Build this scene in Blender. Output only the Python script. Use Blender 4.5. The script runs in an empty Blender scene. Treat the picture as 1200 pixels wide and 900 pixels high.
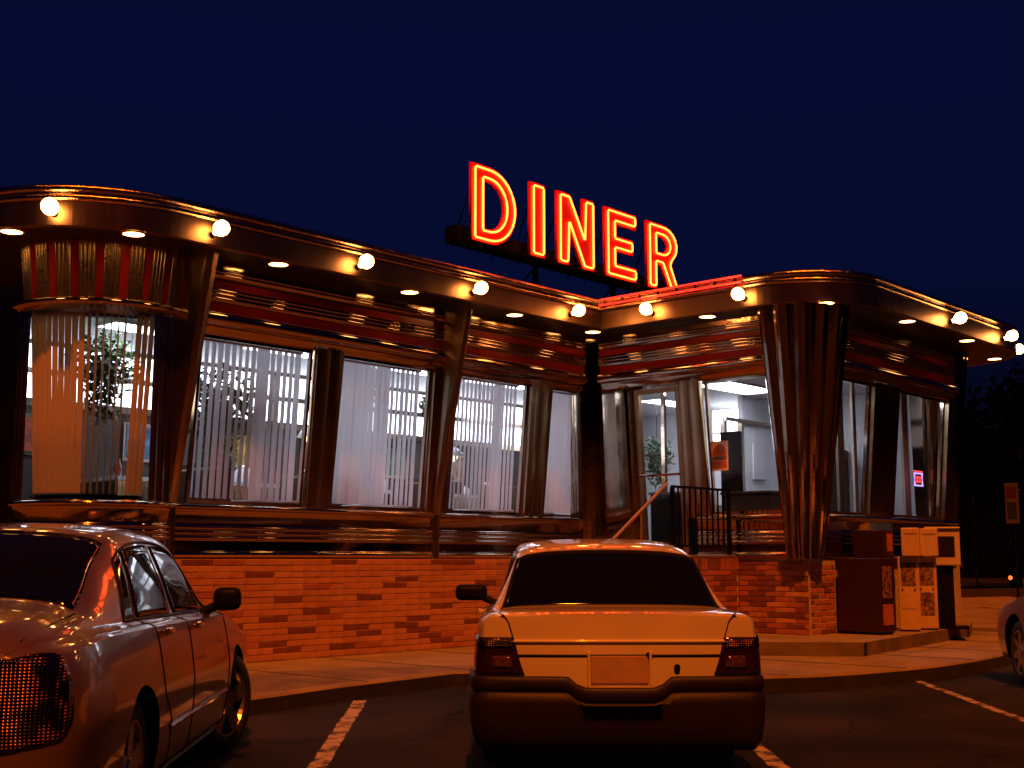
import bpy, bmesh, math, random
import numpy as np
from math import radians, sin, cos, pi, atan2, sqrt, hypot
from mathutils import Vector, Matrix
random.seed(7)
scene = bpy.context.scene
COL = scene.collection

# ---------------------------------------------------------------- camera, world, light, exposure
HEAD = radians(42.1); PITCH = math.atan(205/1478)
cam_d = bpy.data.cameras.new('camera'); cam = bpy.data.objects.new('camera', cam_d); COL.objects.link(cam)
cam.location = (0, 0, 1.25)
cam.rotation_euler = (pi/2 + PITCH, 0, HEAD - pi/2)
cam_d.sensor_width = 36; cam_d.lens = 36*1478/1200; cam_d.clip_end = 2000; cam_d.clip_start = .05
scene.camera = cam

SUN_EL = radians(58); SUN_AZ = radians(47)        # direction the light travels, measured from X
w = bpy.data.worlds.new('World'); scene.world = w; w.use_nodes = True
nt = w.node_tree; nt.nodes.clear()
out = nt.nodes.new('ShaderNodeOutputWorld'); bg = nt.nodes.new('ShaderNodeBackground')
tc = nt.nodes.new('ShaderNodeTexCoord'); sp = nt.nodes.new('ShaderNodeSeparateXYZ'); rp = nt.nodes.new('ShaderNodeValToRGB')
rp.color_ramp.elements[0].position = 0.0; rp.color_ramp.elements[0].color = (.0016, .0012, .004, 1)
rp.color_ramp.elements[1].position = .75; rp.color_ramp.elements[1].color = (.0010, .0018, .0140, 1)
for p, c in ((.10, (.0015, .0016, .0062)), (.22, (.0015, .0036, .0265)), (.38, (.0014, .0036, .0290)), (.5, (.0012, .0025, .0210))):
    e = rp.color_ramp.elements.new(p); e.color = (*c, 1)
nt.links.new(tc.outputs['Generated'], sp.inputs[0]); nt.links.new(sp.outputs['Z'], rp.inputs[0])
nt.links.new(rp.outputs[0], bg.inputs[0]); bg.inputs[1].default_value = 1.0
nt.links.new(bg.outputs[0], out.inputs[0])

sl = bpy.data.lights.new('sodium_light', 'SUN'); sl.energy = 3.7; sl.angle = radians(1.5); sl.color = (1, .175, .006)
so = bpy.data.objects.new('sodium_light', sl); COL.objects.link(so)
d = Vector((cos(SUN_AZ)*cos(SUN_EL), sin(SUN_AZ)*cos(SUN_EL), -sin(SUN_EL)))
so.rotation_euler = d.to_track_quat('-Z', 'Y').to_euler(); so.location = (-10, -10, 12)

scene.view_settings.view_transform = 'Standard'; scene.view_settings.look = 'None'
scene.view_settings.exposure = 0; scene.view_settings.gamma = 1
scene.render.engine = 'CYCLES'
scene.cycles.use_denoising = True
scene.cycles.max_bounces = 8; scene.cycles.glossy_bounces = 5; scene.cycles.transparent_max_bounces = 16
scene.cycles.caustics_reflective = False; scene.cycles.caustics_refractive = False
scene.cycles.sample_clamp_indirect = 6

# ---------------------------------------------------------------- materials
def nmat(name):
    m = bpy.data.materials.new(name); m.use_nodes = True
    return m, m.node_tree, m.node_tree.nodes['Principled BSDF']
def noise_fac(t, scale, detail=4, stretch=None, rough=.6):
    tcn = t.nodes.new('ShaderNodeTexCoord'); n = t.nodes.new('ShaderNodeTexNoise')
    n.inputs['Scale'].default_value = scale; n.inputs['Detail'].default_value = detail; n.inputs['Roughness'].default_value = rough
    if stretch:
        mp = t.nodes.new('ShaderNodeMapping'); mp.inputs['Scale'].default_value = stretch
        t.links.new(tcn.outputs['Object'], mp.inputs[0]); t.links.new(mp.outputs[0], n.inputs['Vector'])
    else: t.links.new(tcn.outputs['Object'], n.inputs['Vector'])
    return n.outputs['Fac']
def M(name, col, rough=.5, metal=0, var=.15, scale=6, bump=0, bscale=40, stretch=None, rvar=.1, coat=0, spec=None, col2=None, lo=.35, hi=.65):
    m, t, b = nmat(name)
    f = noise_fac(t, scale, 5, stretch)
    cr = t.nodes.new('ShaderNodeValToRGB'); cr.color_ramp.elements[0].position = lo; cr.color_ramp.elements[1].position = hi
    c2 = col2 if col2 else tuple(min(1, c*(1+var)) for c in col); c1 = col if col2 else tuple(c*(1-var) for c in col)
    cr.color_ramp.elements[0].color = (*c1, 1); cr.color_ramp.elements[1].color = (*c2, 1)
    t.links.new(f, cr.inputs[0]); t.links.new(cr.outputs[0], b.inputs['Base Color'])
    mr = t.nodes.new('ShaderNodeMapRange'); mr.inputs['To Min'].default_value = max(.01, rough-rvar*rough); mr.inputs['To Max'].default_value = min(1, rough+rvar*rough)
    t.links.new(f, mr.inputs[0]); t.links.new(mr.outputs[0], b.inputs['Roughness'])
    b.inputs['Metallic'].default_value = metal
    if coat: b.inputs['Coat Weight'].default_value = coat; b.inputs['Coat Roughness'].default_value = .04
    if spec is not None: b.inputs['Specular IOR Level'].default_value = spec
    if bump:
        f2 = noise_fac(t, bscale, 6, stretch); bn = t.nodes.new('ShaderNodeBump'); bn.inputs['Strength'].default_value = bump; bn.inputs['Distance'].default_value = .01
        t.links.new(f2, bn.inputs['Height']); t.links.new(bn.outputs[0], b.inputs['Normal'])
    return m
def EM(name, col, s):
    m, t, b = nmat(name)
    b.inputs['Base Color'].default_value = (*[min(.9, c) for c in col], 1)
    b.inputs['Emission Color'].default_value = (*col, 1); b.inputs['Emission Strength'].default_value = s
    f = noise_fac(t, 3); mr = t.nodes.new('ShaderNodeMapRange'); mr.inputs['To Min'].default_value = s*.92; mr.inputs['To Max'].default_value = s*1.08
    t.links.new(f, mr.inputs[0]); t.links.new(mr.outputs[0], b.inputs['Emission Strength'])
    return m
def brick_mat(name, col):
    m = M(name, col, .85, 0, .22, 9, .5, 60)
    t = m.node_tree; b = t.nodes['Principled BSDF']
    oi = t.nodes.new('ShaderNodeObjectInfo'); hs = t.nodes.new('ShaderNodeHueSaturation')
    mr = t.nodes.new('ShaderNodeMapRange'); mr.inputs['To Min'].default_value = .88; mr.inputs['To Max'].default_value = 1.12
    t.links.new(oi.outputs['Random'], mr.inputs[0]); t.links.new(mr.outputs[0], hs.inputs['Value'])
    src = b.inputs['Base Color'].links[0].from_socket
    t.links.new(src, hs.inputs['Color']); t.links.new(hs.outputs[0], b.inputs['Base Color'])
    return m
def glass_mat(name, tint=(1, 1, 1), k=1.0):
    m = bpy.data.materials.new(name); m.use_nodes = True; t = m.node_tree; t.nodes.clear()
    o = t.nodes.new('ShaderNodeOutputMaterial'); mx = t.nodes.new('ShaderNodeMixShader'); tr = t.nodes.new('ShaderNodeBsdfTransparent')
    gl = t.nodes.new('ShaderNodeBsdfGlossy'); lf = t.nodes.new('ShaderNodeLayerWeight'); lf.inputs[0].default_value = .5; pw = t.nodes.new('ShaderNodeMath'); pw.operation = 'POWER'; pw.inputs[1].default_value = 4; t.links.new(lf.outputs['Facing'], pw.inputs[0]); lw = t.nodes.new('ShaderNodeMath'); lw.operation = 'MULTIPLY_ADD'; lw.inputs[1].default_value = .9; lw.inputs[2].default_value = .06; t.links.new(pw.outputs[0], lw.inputs[0])
    tr.inputs[0].default_value = (*tint, 1); gl.inputs[0].default_value = (k, k, k, 1); gl.inputs['Roughness'].default_value = .01
    f = noise_fac(t, 1.2, 2); bn = t.nodes.new('ShaderNodeBump'); bn.inputs['Strength'].default_value = .02; bn.inputs['Distance'].default_value = .01
    t.links.new(f, bn.inputs['Height']); t.links.new(bn.outputs[0], gl.inputs['Normal'])
    t.links.new(lw.outputs[0], mx.inputs[0]); t.links.new(tr.outputs[0], mx.inputs[1]); t.links.new(gl.outputs[0], mx.inputs[2]); t.links.new(mx.outputs[0], o.inputs[0])
    return m

m_steel = M('stainless_steel', (.42, .33, .25), .085, 1, .12, 2.2, .16, 6, rvar=.4)
m_steel_fascia = M('brushed_fascia_steel', (.18, .12, .075), .33, 1, .10, 3, .12, 60, stretch=(1, 1, .15), rvar=.2)
m_steel_edge = M('edge_steel', (.42, .33, .25), .13, 1, .08, 2.2, .75, 45, stretch=(1, 1, .01), rvar=.2)
m_steel_flute = M('fluted_steel', (.46, .34, .21), .22, 1, .1, 2.2, .1, 7, rvar=.3)
m_flute2 = M('lamplit_flute', (.72, .58, .36), .27, 1, .1, 2.2, .1, 7, rvar=.3); m_red2 = M('bay_red_enamel', (.42, .02, .012), .18, 0, .08, 3, coat=.6)  # brighter bay copies; bulb glow is put into their colour
m_steel_dark = M('soffit_steel', (.03, .025, .02), .5, .8, .15, 3)
m_red = M('red_enamel', (.19, .009, .006), .18, 0, .08, 3, coat=.6)
m_brick = brick_mat('brick_orange', (.44, .20, .082))
m_brick_d = brick_mat('brick_dark', (.16, .05, .028))
m_brick_r = brick_mat('brick_red', (.34, .115, .05))
m_mortar = M('mortar', (.50, .28, .16), .95, 0, .2, 20, .5, 90)
m_mortar_l = M('pale_mortar', (.48, .38, .26), .95, 0, .2, 20, .5, 90)
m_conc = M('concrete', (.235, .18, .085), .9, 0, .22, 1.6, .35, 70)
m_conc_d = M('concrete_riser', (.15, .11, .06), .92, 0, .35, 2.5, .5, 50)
m_curb = M('near_black_curb', (.014, .012, .010), .9, 0, .5, 4, .5, 50)  # near-black, for the curb face and the joint lines
m_asph = M('asphalt', (.012, .0105, .0095), .85, 0, .35, 1.3, .9, 130, rvar=.1, spec=.2)
def asphalt_detail(m):
    t = m.node_tree; b = t.nodes['Principled BSDF']; src = b.inputs['Base Color'].links[0].from_socket
    tcn = t.nodes.new('ShaderNodeTexCoord'); nz = t.nodes.new('ShaderNodeTexNoise'); nz.inputs['Scale'].default_value = 1.4; nz.inputs['Detail'].default_value = 4
    ad = t.nodes.new('ShaderNodeMixRGB'); ad.blend_type = 'ADD'; ad.inputs[0].default_value = .55; t.links.new(tcn.outputs['Object'], nz.inputs['Vector']); t.links.new(tcn.outputs['Object'], ad.inputs[1]); t.links.new(nz.outputs['Color'], ad.inputs[2])
    vo = t.nodes.new('ShaderNodeTexVoronoi'); vo.feature = 'DISTANCE_TO_EDGE'; vo.inputs['Scale'].default_value = .42; t.links.new(ad.outputs[0], vo.inputs['Vector'])
    cr = t.nodes.new('ShaderNodeValToRGB'); cr.color_ramp.elements[0].position = .002; cr.color_ramp.elements[0].color = (.18, .18, .18, 1); cr.color_ramp.elements[1].position = .012; cr.color_ramp.elements[1].color = (1, 1, 1, 1); t.links.new(vo.outputs['Distance'], cr.inputs[0])
    big = t.nodes.new('ShaderNodeTexNoise'); big.inputs['Scale'].default_value = .55; big.inputs['Detail'].default_value = 5; c2 = t.nodes.new('ShaderNodeValToRGB'); c2.color_ramp.elements[0].position = .38; c2.color_ramp.elements[0].color = (.45, .45, .45, 1); c2.color_ramp.elements[1].position = .64; c2.color_ramp.elements[1].color = (1.9, 1.8, 1.7, 1); t.links.new(tcn.outputs['Object'], big.inputs['Vector']); t.links.new(big.outputs['Fac'], c2.inputs[0])
    sp_ = t.nodes.new('ShaderNodeTexNoise'); sp_.inputs['Scale'].default_value = 95; c3 = t.nodes.new('ShaderNodeValToRGB'); c3.color_ramp.elements[0].position = .60; c3.color_ramp.elements[0].color = (1, 1, 1, 1); c3.color_ramp.elements[1].position = .68; c3.color_ramp.elements[1].color = (3.2, 3, 2.8, 1); t.links.new(tcn.outputs['Object'], sp_.inputs['Vector']); t.links.new(sp_.outputs['Fac'], c3.inputs[0])
    prev = src
    for c in (cr, c2, c3):
        mm = t.nodes.new('ShaderNodeMixRGB'); mm.blend_type = 'MULTIPLY'; mm.inputs[0].default_value = 1; t.links.new(prev, mm.inputs[1]); t.links.new(c.outputs[0], mm.inputs[2]); prev = mm.outputs[0]
    t.links.new(prev, b.inputs['Base Color'])
asphalt_detail(m_asph)
m_paint = M('worn_white_paint', (.42, .37, .30), .8, 0, .0, 7, .4, 60, col2=(.03, .026, .022), lo=.48, hi=.60)
m_black = M('black_paint', (.006, .006, .006), .5, 0, .3, 6, spec=.08)
m_iron = M('wrought_iron', (.004, .004, .004), .6, 0, .3, 12, spec=.05)
m_rubber = M('rubber', (.012, .012, .012), .8, 0, .2, 8, .2, 60)
m_glass = glass_mat('window_glass', (.93, .95, .95), .8)
m_carglass = M('dark_car_glass', (.004, .004, .005), .03, 0, .2, 2, spec=.35)
m_slat = None
m_white = M('white_laminate', (.70, .70, .74), .5, 0, .06, 2)
m_tanwall = M('tan_wall_laminate', (.055, .04, .03), .5, 0, .3, 1.5)
m_ceil = M('ceiling_tile', (.78, .78, .80), .7, 0, .04, 3)
m_wood = M('dark_wood', (.10, .045, .022), .45, 0, .3, 3, stretch=(1, 1, 8))
m_vinyl = M('brown_vinyl', (.09, .035, .02), .4, 0, .2, 5)
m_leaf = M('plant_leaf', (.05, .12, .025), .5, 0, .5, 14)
m_leaf_n = M('night_foliage', (.0012, .0014, .001), .95, 0, .5, 2, spec=0)  # near-black leaf colour; the night beyond lamp reach is put into it
m_bark = M('bark', (.01, .008, .006), .9, 0, .4, 8, .6, 30)
m_flower = M('pink_petal', (.5, .12, .14), .6, 0, .2, 14)
m_bulb = EM('bulb_glass', (1, .36, .085), 34)
m_disc = EM('downlight_lens', (1, .42, .12), 18)
m_tube = EM('glow_tube', (1, .105, .014), 11)
m_letter = M('red_letter_enamel', (.75, .018, .010), .35, 0, .06, 6)
m_fluor = EM('ceiling_panel_light', (.84, .86, 1.0), 13.0)
m_clere = EM('backlit_panel', (.84, .88, 1.0), 4.5)
m_lampshade = EM('lit_lampshade', (1, .78, .45), 2.4)
m_neonw = EM('white_neon', (.55, .36, 1), 1.5); m_neonr = EM('red_neon', (1, .05, .05), 1.8)
m_chrome = M('chrome', (.7, .62, .52), .08, 1, .05, 4)

def slat_mat(name, col, tr=.35):
    m, t, b = nmat(name)
    f = noise_fac(t, 5, 3); cr = t.nodes.new('ShaderNodeValToRGB'); cr.color_ramp.elements[0].color = (*[c*.9 for c in col], 1); cr.color_ramp.elements[1].color = (*col, 1)
    t.links.new(f, cr.inputs[0]); t.links.new(cr.outputs[0], b.inputs['Base Color']); b.inputs['Roughness'].default_value = .6
    tl = t.nodes.new('ShaderNodeBsdfTranslucent'); t.links.new(cr.outputs[0], tl.inputs[0])
    mx = t.nodes.new('ShaderNodeMixShader'); mx.inputs[0].default_value = tr; o = t.nodes['Material Output']
    t.links.new(b.outputs[0], mx.inputs[1]); t.links.new(tl.outputs[0], mx.inputs[2]); t.links.new(mx.outputs[0], o.inputs[0])
    return m
m_slat = slat_mat('blind_slat_white', (.76, .72, .78), .45); m_slat_t = slat_mat('blind_slat_tan', (.46, .31, .12), .15)

# ---------------------------------------------------------------- object helpers
def link(name, me, m=None, parent=None, kind=None, smooth=False, label=None, cat=None, group=None):
    if isinstance(me, bmesh.types.BMesh):
        bm = me; me = bpy.data.meshes.new(name); bm.to_mesh(me); bm.free()
    o = bpy.data.objects.new(name, me); COL.objects.link(o)
    if m and not me.materials: me.materials.append(m)
    if smooth:
        for p in me.polygons: p.use_smooth = True
    if parent: o.parent = parent
    if kind: o['kind'] = kind
    tag(o, label, cat, group)
    return o
def tag(o, label=None, cat=None, group=None):
    if label: o['label'] = label
    if cat: o['category'] = cat
    if group: o['group'] = group
    return o
def empty(name, label, cat, loc=(0, 0, 0), rz=0, group=None):
    o = bpy.data.objects.new(name, None); COL.objects.link(o); o.location = loc; o.rotation_euler = (0, 0, rz); o.empty_display_size = .2
    return tag(o, label, cat, group)
def kids(o): return [c for c in bpy.data.objects if c.parent == o]
def copy_tree(o, parent=None):
    c = o.copy(); COL.objects.link(c); c.parent = parent
    for ch in kids(o): copy_tree(ch, c)
    return c
def box(bm, x0, x1, y0, y1, z0, z1, bev=0, rot=None, mi=0):
    vs = [bm.verts.new(((x0, x1)[i & 1], (y0, y1)[(i >> 1) & 1], (z0, z1)[(i >> 2) & 1])) for i in range(8)]
    fs = [bm.faces.new([vs[i] for i in q]) for q in ((0, 2, 3, 1), (4, 5, 7, 6), (0, 1, 5, 4), (2, 6, 7, 3), (0, 4, 6, 2), (1, 3, 7, 5))]
    for f in fs: f.material_index = mi
    if rot is not None: bmesh.ops.transform(bm, matrix=rot, verts=vs)
    if bev:
        es = list({e for f in fs for e in f.edges}); bmesh.ops.bevel(bm, geom=es, offset=bev, segments=2, affect='EDGES', profile=.5)
    return vs
def boxo(name, dims, m, parent=None, bev=0, **k):
    bm = bmesh.new(); box(bm, *dims, bev=bev); return link(name, bm, m, parent, **k)
def tube(bm, pts, r, n=8, closed=False, cap=True, rr=None):
    pts = [Vector(p) for p in pts]; N = len(pts); rings = []
    for i, p in enumerate(pts):
        if closed: t = (pts[(i+1) % N]-pts[i-1])
        else: t = pts[min(i+1, N-1)]-pts[max(i-1, 0)]
        t.normalize(); ref = Vector((0, 0, 1)) if abs(t.z) < .9 else Vector((0, 1, 0))
        a = t.cross(ref).normalized(); b = t.cross(a); R = rr[i] if rr else r
        rings.append([bm.verts.new(p+R*(cos(2*pi*k/n)*a+sin(2*pi*k/n)*b)) for k in range(n)])
    for i in range(N if closed else N-1):
        A, B = rings[i], rings[(i+1) % N]
        for k in range(n): bm.faces.new((A[k], A[(k+1) % n], B[(k+1) % n], B[k]))
    if cap and not closed: bm.faces.new(rings[0][::-1]); bm.faces.new(rings[-1])
def grid(bm, P, mi=0):
    V = [[bm.verts.new(p) for p in row] for row in P]
    for i in range(len(V)-1):
        for j in range(len(V[0])-1):
            f = bm.faces.new((V[i][j], V[i][j+1], V[i+1][j+1], V[i+1][j])); f.material_index = mi
    return V
def lathe(bm, prof, n=24, axis='z', mtx=None, cap=False):
    R = []
    for (r, h) in prof:
        ring = []
        for k in range(n):
            a = 2*pi*k/n; p = (r*cos(a), r*sin(a), h) if axis == 'z' else (r*cos(a), h, r*sin(a))
            v = Vector(p); v = mtx @ v if mtx else v; ring.append(bm.verts.new(v))
        R.append(ring)
    for i in range(len(R)-1):
        for k in range(n): bm.faces.new((R[i][k], R[i][(k+1) % n], R[i+1][(k+1) % n], R[i+1][k]))
    if cap: bm.faces.new(R[0]); bm.faces.new(R[-1])
def prism(bm, poly, z0, z1):
    a = [bm.verts.new((x, y, z0)) for x, y in poly]; b = [bm.verts.new((x, y, z1)) for x, y in poly]
    bm.faces.new(b); bm.faces.new(a[::-1]); n = len(poly)
    for i in range(n): bm.faces.new((a[i], a[(i+1) % n], b[(i+1) % n], b[i]))
def fixn(bm): bmesh.ops.recalc_face_normals(bm, faces=bm.faces)
# path with rounded corners -> list of (x, y, nx, ny) with outward = right hand of travel
def rpath(pts, radii, seg=14):
    out = []
    N = len(pts)
    for i, p in enumerate(pts):
        p = Vector(p)
        if i in (0, N-1):
            q = Vector(pts[1])-p if i == 0 else p-Vector(pts[i-1]); q.normalize(); out.append((p.x, p.y, q.y, -q.x)); continue
        a = (p-Vector(pts[i-1])).normalized(); b = (Vector(pts[i+1])-p).normalized(); R = radii[i]
        na = Vector((a.y, -a.x)); nb = Vector((b.y, -b.x))
        if R == 0:
            n = (na+nb); n = n/(1+na.dot(nb)); out.append((p.x, p.y, n.x, n.y)); continue
        ang = math.acos(max(-1, min(1, a.dot(b)))); L = R*math.tan(ang/2); turn = 1 if a.x*b.y-a.y*b.x > 0 else -1
        c = p-a*L - turn*na*R
        for k in range(seg+1):
            t = k/seg*ang*turn; n = Vector((na.x*cos(t)-na.y*sin(t), na.x*sin(t)+na.y*cos(t)))
            q = c+turn*n*R; out.append((q.x, q.y, n.x, n.y))
    return out
def sweep(bm, path, prof, mi=0):
    grid(bm, [[(x+nx*d, y+ny*d, z) for d, z in prof] for x, y, nx, ny in path], mi)

# ---------------------------------------------------------------- ground
m_g = m_asph
bm = bmesh.new(); grid(bm, [[(-900, -900, 0), (-900, 900, 0)], [(900, -900, 0), (900, 900, 0)]]); 
link('asphalt_ground', bm, m_g, kind='structure')
CURB = [(-6, 7.2), (2.5, 7.9), (5.2, 8.42), (6.38, 8.57), (7.48, 8.80), (9.1, 9.0), (9.75, 8.55), (10.2, 7.35), (10.7, 6.46), (11.2, 6.15), (11.75, 5.97), (12.4, 5.84), (13.04, 5.76), (14.0, 5.76), (14.9, 5.83), (17, 6.2), (20, 6.9), (24, 8.2), (34, 12)]
bm = bmesh.new(); top = [(x, y, .14) for x, y in CURB]
back = [(x, y+14 if x < 30 else y+8, .14) for x, y in CURB]
inn = [(x+.0, y+.13, .141) for x, y in CURB]
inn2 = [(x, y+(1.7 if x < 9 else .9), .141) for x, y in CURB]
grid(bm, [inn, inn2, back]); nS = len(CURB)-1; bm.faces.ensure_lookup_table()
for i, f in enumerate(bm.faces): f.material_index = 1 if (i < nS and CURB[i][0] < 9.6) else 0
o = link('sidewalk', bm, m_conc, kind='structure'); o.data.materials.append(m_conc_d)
bm = bmesh.new(); grid(bm, [[(x, y-.012, -.01) for x, y in CURB], [(x, y, .12) for x, y in CURB], [(x, y+.02, .14) for x, y in CURB], [(x, y+.13, .141) for x, y in CURB]])
bm.faces.ensure_lookup_table(); nC = len(CURB)-1
for i, f in enumerate(bm.faces): f.material_index = 0 if i < nC*1 else 1
o = link('curb', bm, m_curb, kind='structure'); o.data.materials.append(m_conc)
# expansion joints of the walk
bm = bmesh.new()
for x in np.arange(-3, 20, 1.55):
    y0 = np.interp(x, [c[0] for c in CURB], [c[1] for c in CURB])
    box(bm, x-.006, x+.006, y0+.02, 12, .1405, .1445)
for i in range(1, len(CURB)-4):
    (xa, ya), (xb, yb) = CURB[i], CURB[i+1]
    v = [bm.verts.new(p) for p in ((xa, ya+.95, .1445), (xb, yb+.95, .1445), (xb, yb+.962, .1445), (xa, ya+.962, .1445))]; bm.faces.new(v)
link('sidewalk_joints', bm, m_curb, kind='structure')
# raised platform with a low step
PLAT = [(12.35, 11.39), (12.35, 8.7), (12.92, 7.9), (13.64, 6.89), (18.15, 7.50), (19.2, 7.9), (19.2, 11.4)]
bm = bmesh.new(); prism(bm, PLAT, .142, .3); fixn(bm)
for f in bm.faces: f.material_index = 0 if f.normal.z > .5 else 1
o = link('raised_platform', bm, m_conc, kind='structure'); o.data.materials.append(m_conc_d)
bm = bmesh.new()
for (x, y) in ((13.66, 6.875), (18.0, 7.465)): box(bm, x-.012, x+.012, y-.012, y+.012, .15, .301)
box(bm, 15.2, 15.212, 7.1, 8, .3, .304); box(bm, 17.2, 17.212, 7.4, 8, .3, .304)
link('platform_joints', bm, m_curb, kind='structure')
bm = bmesh.new(); prism(bm, [(19.6, 7.2), (34, 12.5), (50, 22), (24, 22), (19.6, 12)], .145, .20); link('far_pavement', bm, m_conc, kind='structure')
def stripe(p, q, wd, nm='parking_line'):
    p = Vector(p); q = Vector(q); t = (q-p).normalized(); n = Vector((-t.y, t.x))*wd/2; N = 60; bm = bmesh.new()
    L = []; R = []
    for i in range(N+1):
        c = p.lerp(q, i/N); j = random.uniform(-.3, .3)
        L.append((c.x+n.x*(1+j*.5), c.y+n.y*(1+j*.5), .004)); R.append((c.x-n.x*(1-j*.4), c.y-n.y*(1-j*.4), .004))
    grid(bm, [R, L]); link(nm, bm, m_paint, kind='structure')
stripe((2.25, 3.38), (7.62, 8.70), .115); stripe((8.3, 2.3), (13.05, 6.12), .085); stripe((4.2, 1.7), (9.6, 6.4), .11)

# added dark ridge blocking sky from metal reflections; far stretch is the right-hand treeline
bm = bmesh.new(); rr_ = random.Random(4); rows = []
for k in range(61):
    a = radians(80+308*k/60); near = k < 50; r0 = 48 if near else 90; hgt = (15.5 if near else 10.0)+1.6*sin(k*.9)+rr_.uniform(-.8, .8)
    rows.append([(r0*cos(a), r0*sin(a), -.1), ((r0+4)*cos(a), (r0+4)*sin(a), hgt*.75), ((r0+9)*cos(a), (r0+9)*sin(a), hgt), ((r0+40)*cos(a), (r0+40)*sin(a), -.1)])
grid(bm, rows); link('treeline_sky_blocker', bm, m_leaf_n, kind='structure')
# ---------------------------------------------------------------- diner
D = empty('diner', 'stainless steel diner with brick base, rounded corners and lit windows', 'diner', (7.4, 11.48, 0))
DI = Matrix.Translation((-7.4, -11.48, 0))
def dpart(name, bm, m, smooth=False, parent=None, label=None):
    # meshes are in world coordinates; shift into the diner's own frame
    bmesh.ops.transform(bm, matrix=DI, verts=bm.verts)
    return link(name, bm, m, parent or D, smooth=smooth, label=label)
ZS = 4.42
lean = lambda z: max(0, z-1.8)*.09
# eave: fascia, soffit, roof
EP = [(5.4, 19), (5.4, 10.70), (13.70, 10.70), (13.70, 7.10), (20.55, 7.10), (20.55, 19)]
epath = rpath(EP, [0, 1.5, 0, 1.2, 1.3, 0], 20)
def bead(z0, z1, d0=0, amp=None, n=6):
    r = (z1-z0)/2; amp = amp or r
    return [(d0+amp*sin(pi*k/n), z0+(z1-z0)*(1-cos(pi*k/n))/2) for k in range(n+1)]
bm = bmesh.new(); sweep(bm, epath, [(-.06, ZS+.0), (-.012, ZS), (0, ZS+.012), (0, 4.665), (-.03, 4.67)]); dpart('fascia_band', bm, m_steel_fascia)
bm = bmesh.new(); sweep(bm, epath, [(-.03, 4.67)]+bead(4.672, 4.752, -.03, .04)+bead(4.755, 4.845, -.03, .045)+[(-.10, 4.86), (-.3, 4.86)]); dpart('roof_edge_moulding', bm, m_steel_edge, True)
ri = [(x+nx*-.3, y+ny*-.3) for x, y, nx, ny in epath]
bm = bmesh.new(); bm.faces.new([bm.verts.new((x, y, 4.855)) for x, y in ri]); dpart('roof', bm, m_steel_dark)
bm = bmesh.new(); sweep(bm, epath, [(-.06, ZS), (-1.25, ZS)]); dpart('soffit', bm, m_steel_dark)

# upper panels: (d, z, material) relief on the leaning wall, 0 = steel 1 = red
def upper_prof():
    segs = []
    L = lambda z: lean(z)
    def b(z0, z1, a, n=5): return [(L(z)+d, z) for d, z in bead(z0, z1, 0, a, n)]
    segs.append((0, [(L(4.43), 4.43), (L(4.34), 4.34)]+b(4.335, 4.305, .012)+b(4.30, 4.27, .012)+[(L(4.22), 4.22)]))
    segs.append((1, [(L(4.22)+.004, 4.22), (L(4.14)+.004, 4.14)]))
    segs.append((0, [(L(4.14), 4.14)]+b(4.135, 4.10, .014)+b(4.095, 4.055, .016)+b(4.05, 4.01, .018)+[(L(3.985), 3.985)]))
    segs.append((1, [(L(3.985)+.004, 3.985), (L(3.885)+.004, 3.885)]))
    segs.append((0, [(L(3.885), 3.885)]+[(L(z)+d, z) for d, z in bead(3.88, 3.75, 0, .05, 8)]+[(L(3.74)-.005, 3.74), (L(3.66)-.01, 3.66), (L(3.64)-.05, 3.64)]))
    return segs
def lower_prof(z0=1.25):
    s = [(-.05, 1.83), (.03, 1.83)]
    s += [(.03+.035*sin(pi*k/6), 1.825-.055*(1-cos(pi*k/6))/2) for k in range(7)]
    s += [(.022, 1.765), (.014, 1.74), (.008, 1.70), (.003, 1.66), (.0, 1.62)]
    for a, b_ in ((1.60, 1.56), (1.545, 1.505), (1.49, 1.45)): s += [(.02*sin(pi*k/5), a+(b_-a)*(1-cos(pi*k/5))/2) for k in range(6)]
    s += [(0, 1.44), (0, 1.34)]
    s += [(.035*sin(pi*k/6), 1.335-.075*(1-cos(pi*k/6))/2) for k in range(7)]
    return s+[(0, 1.25)]
def strip(kind, path, tagl=None):
    if kind == 'upper':
        par = None
        for mi, pr in upper_prof():
            bm = bmesh.new(); sweep(bm, path, pr)
            dpart('red_stripe' if mi else 'upper_panel', bm, m_red if mi else m_steel, not mi)
    else:
        bm = bmesh.new(); sweep(bm, path, lower_prof()); dpart('lower_panel', bm, m_steel, True)
A = lambda x0, x1: [(x0, 11.48, 0, -1), (x1, 11.48, 0, -1)]
B = lambda y0, y1: [(14.4, y0, -1, 0), (14.4, y1, -1, 0)]
Cc = lambda x0, x1: [(x0, 8.0, 0, -1), (x1, 8.0, 0, -1)]
strip('upper', A(7.45, 11.28)); strip('upper', A(11.32, 14.16)); strip('upper', B(11.24, 8.15)); strip('upper', Cc(14.55, 18.95))
strip('lower', A(7.35, 11.18)); strip('lower', A(11.24, 14.40)); strip('lower', B(9.62, 8.15)); strip('lower', Cc(14.6, 19.0))
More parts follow.
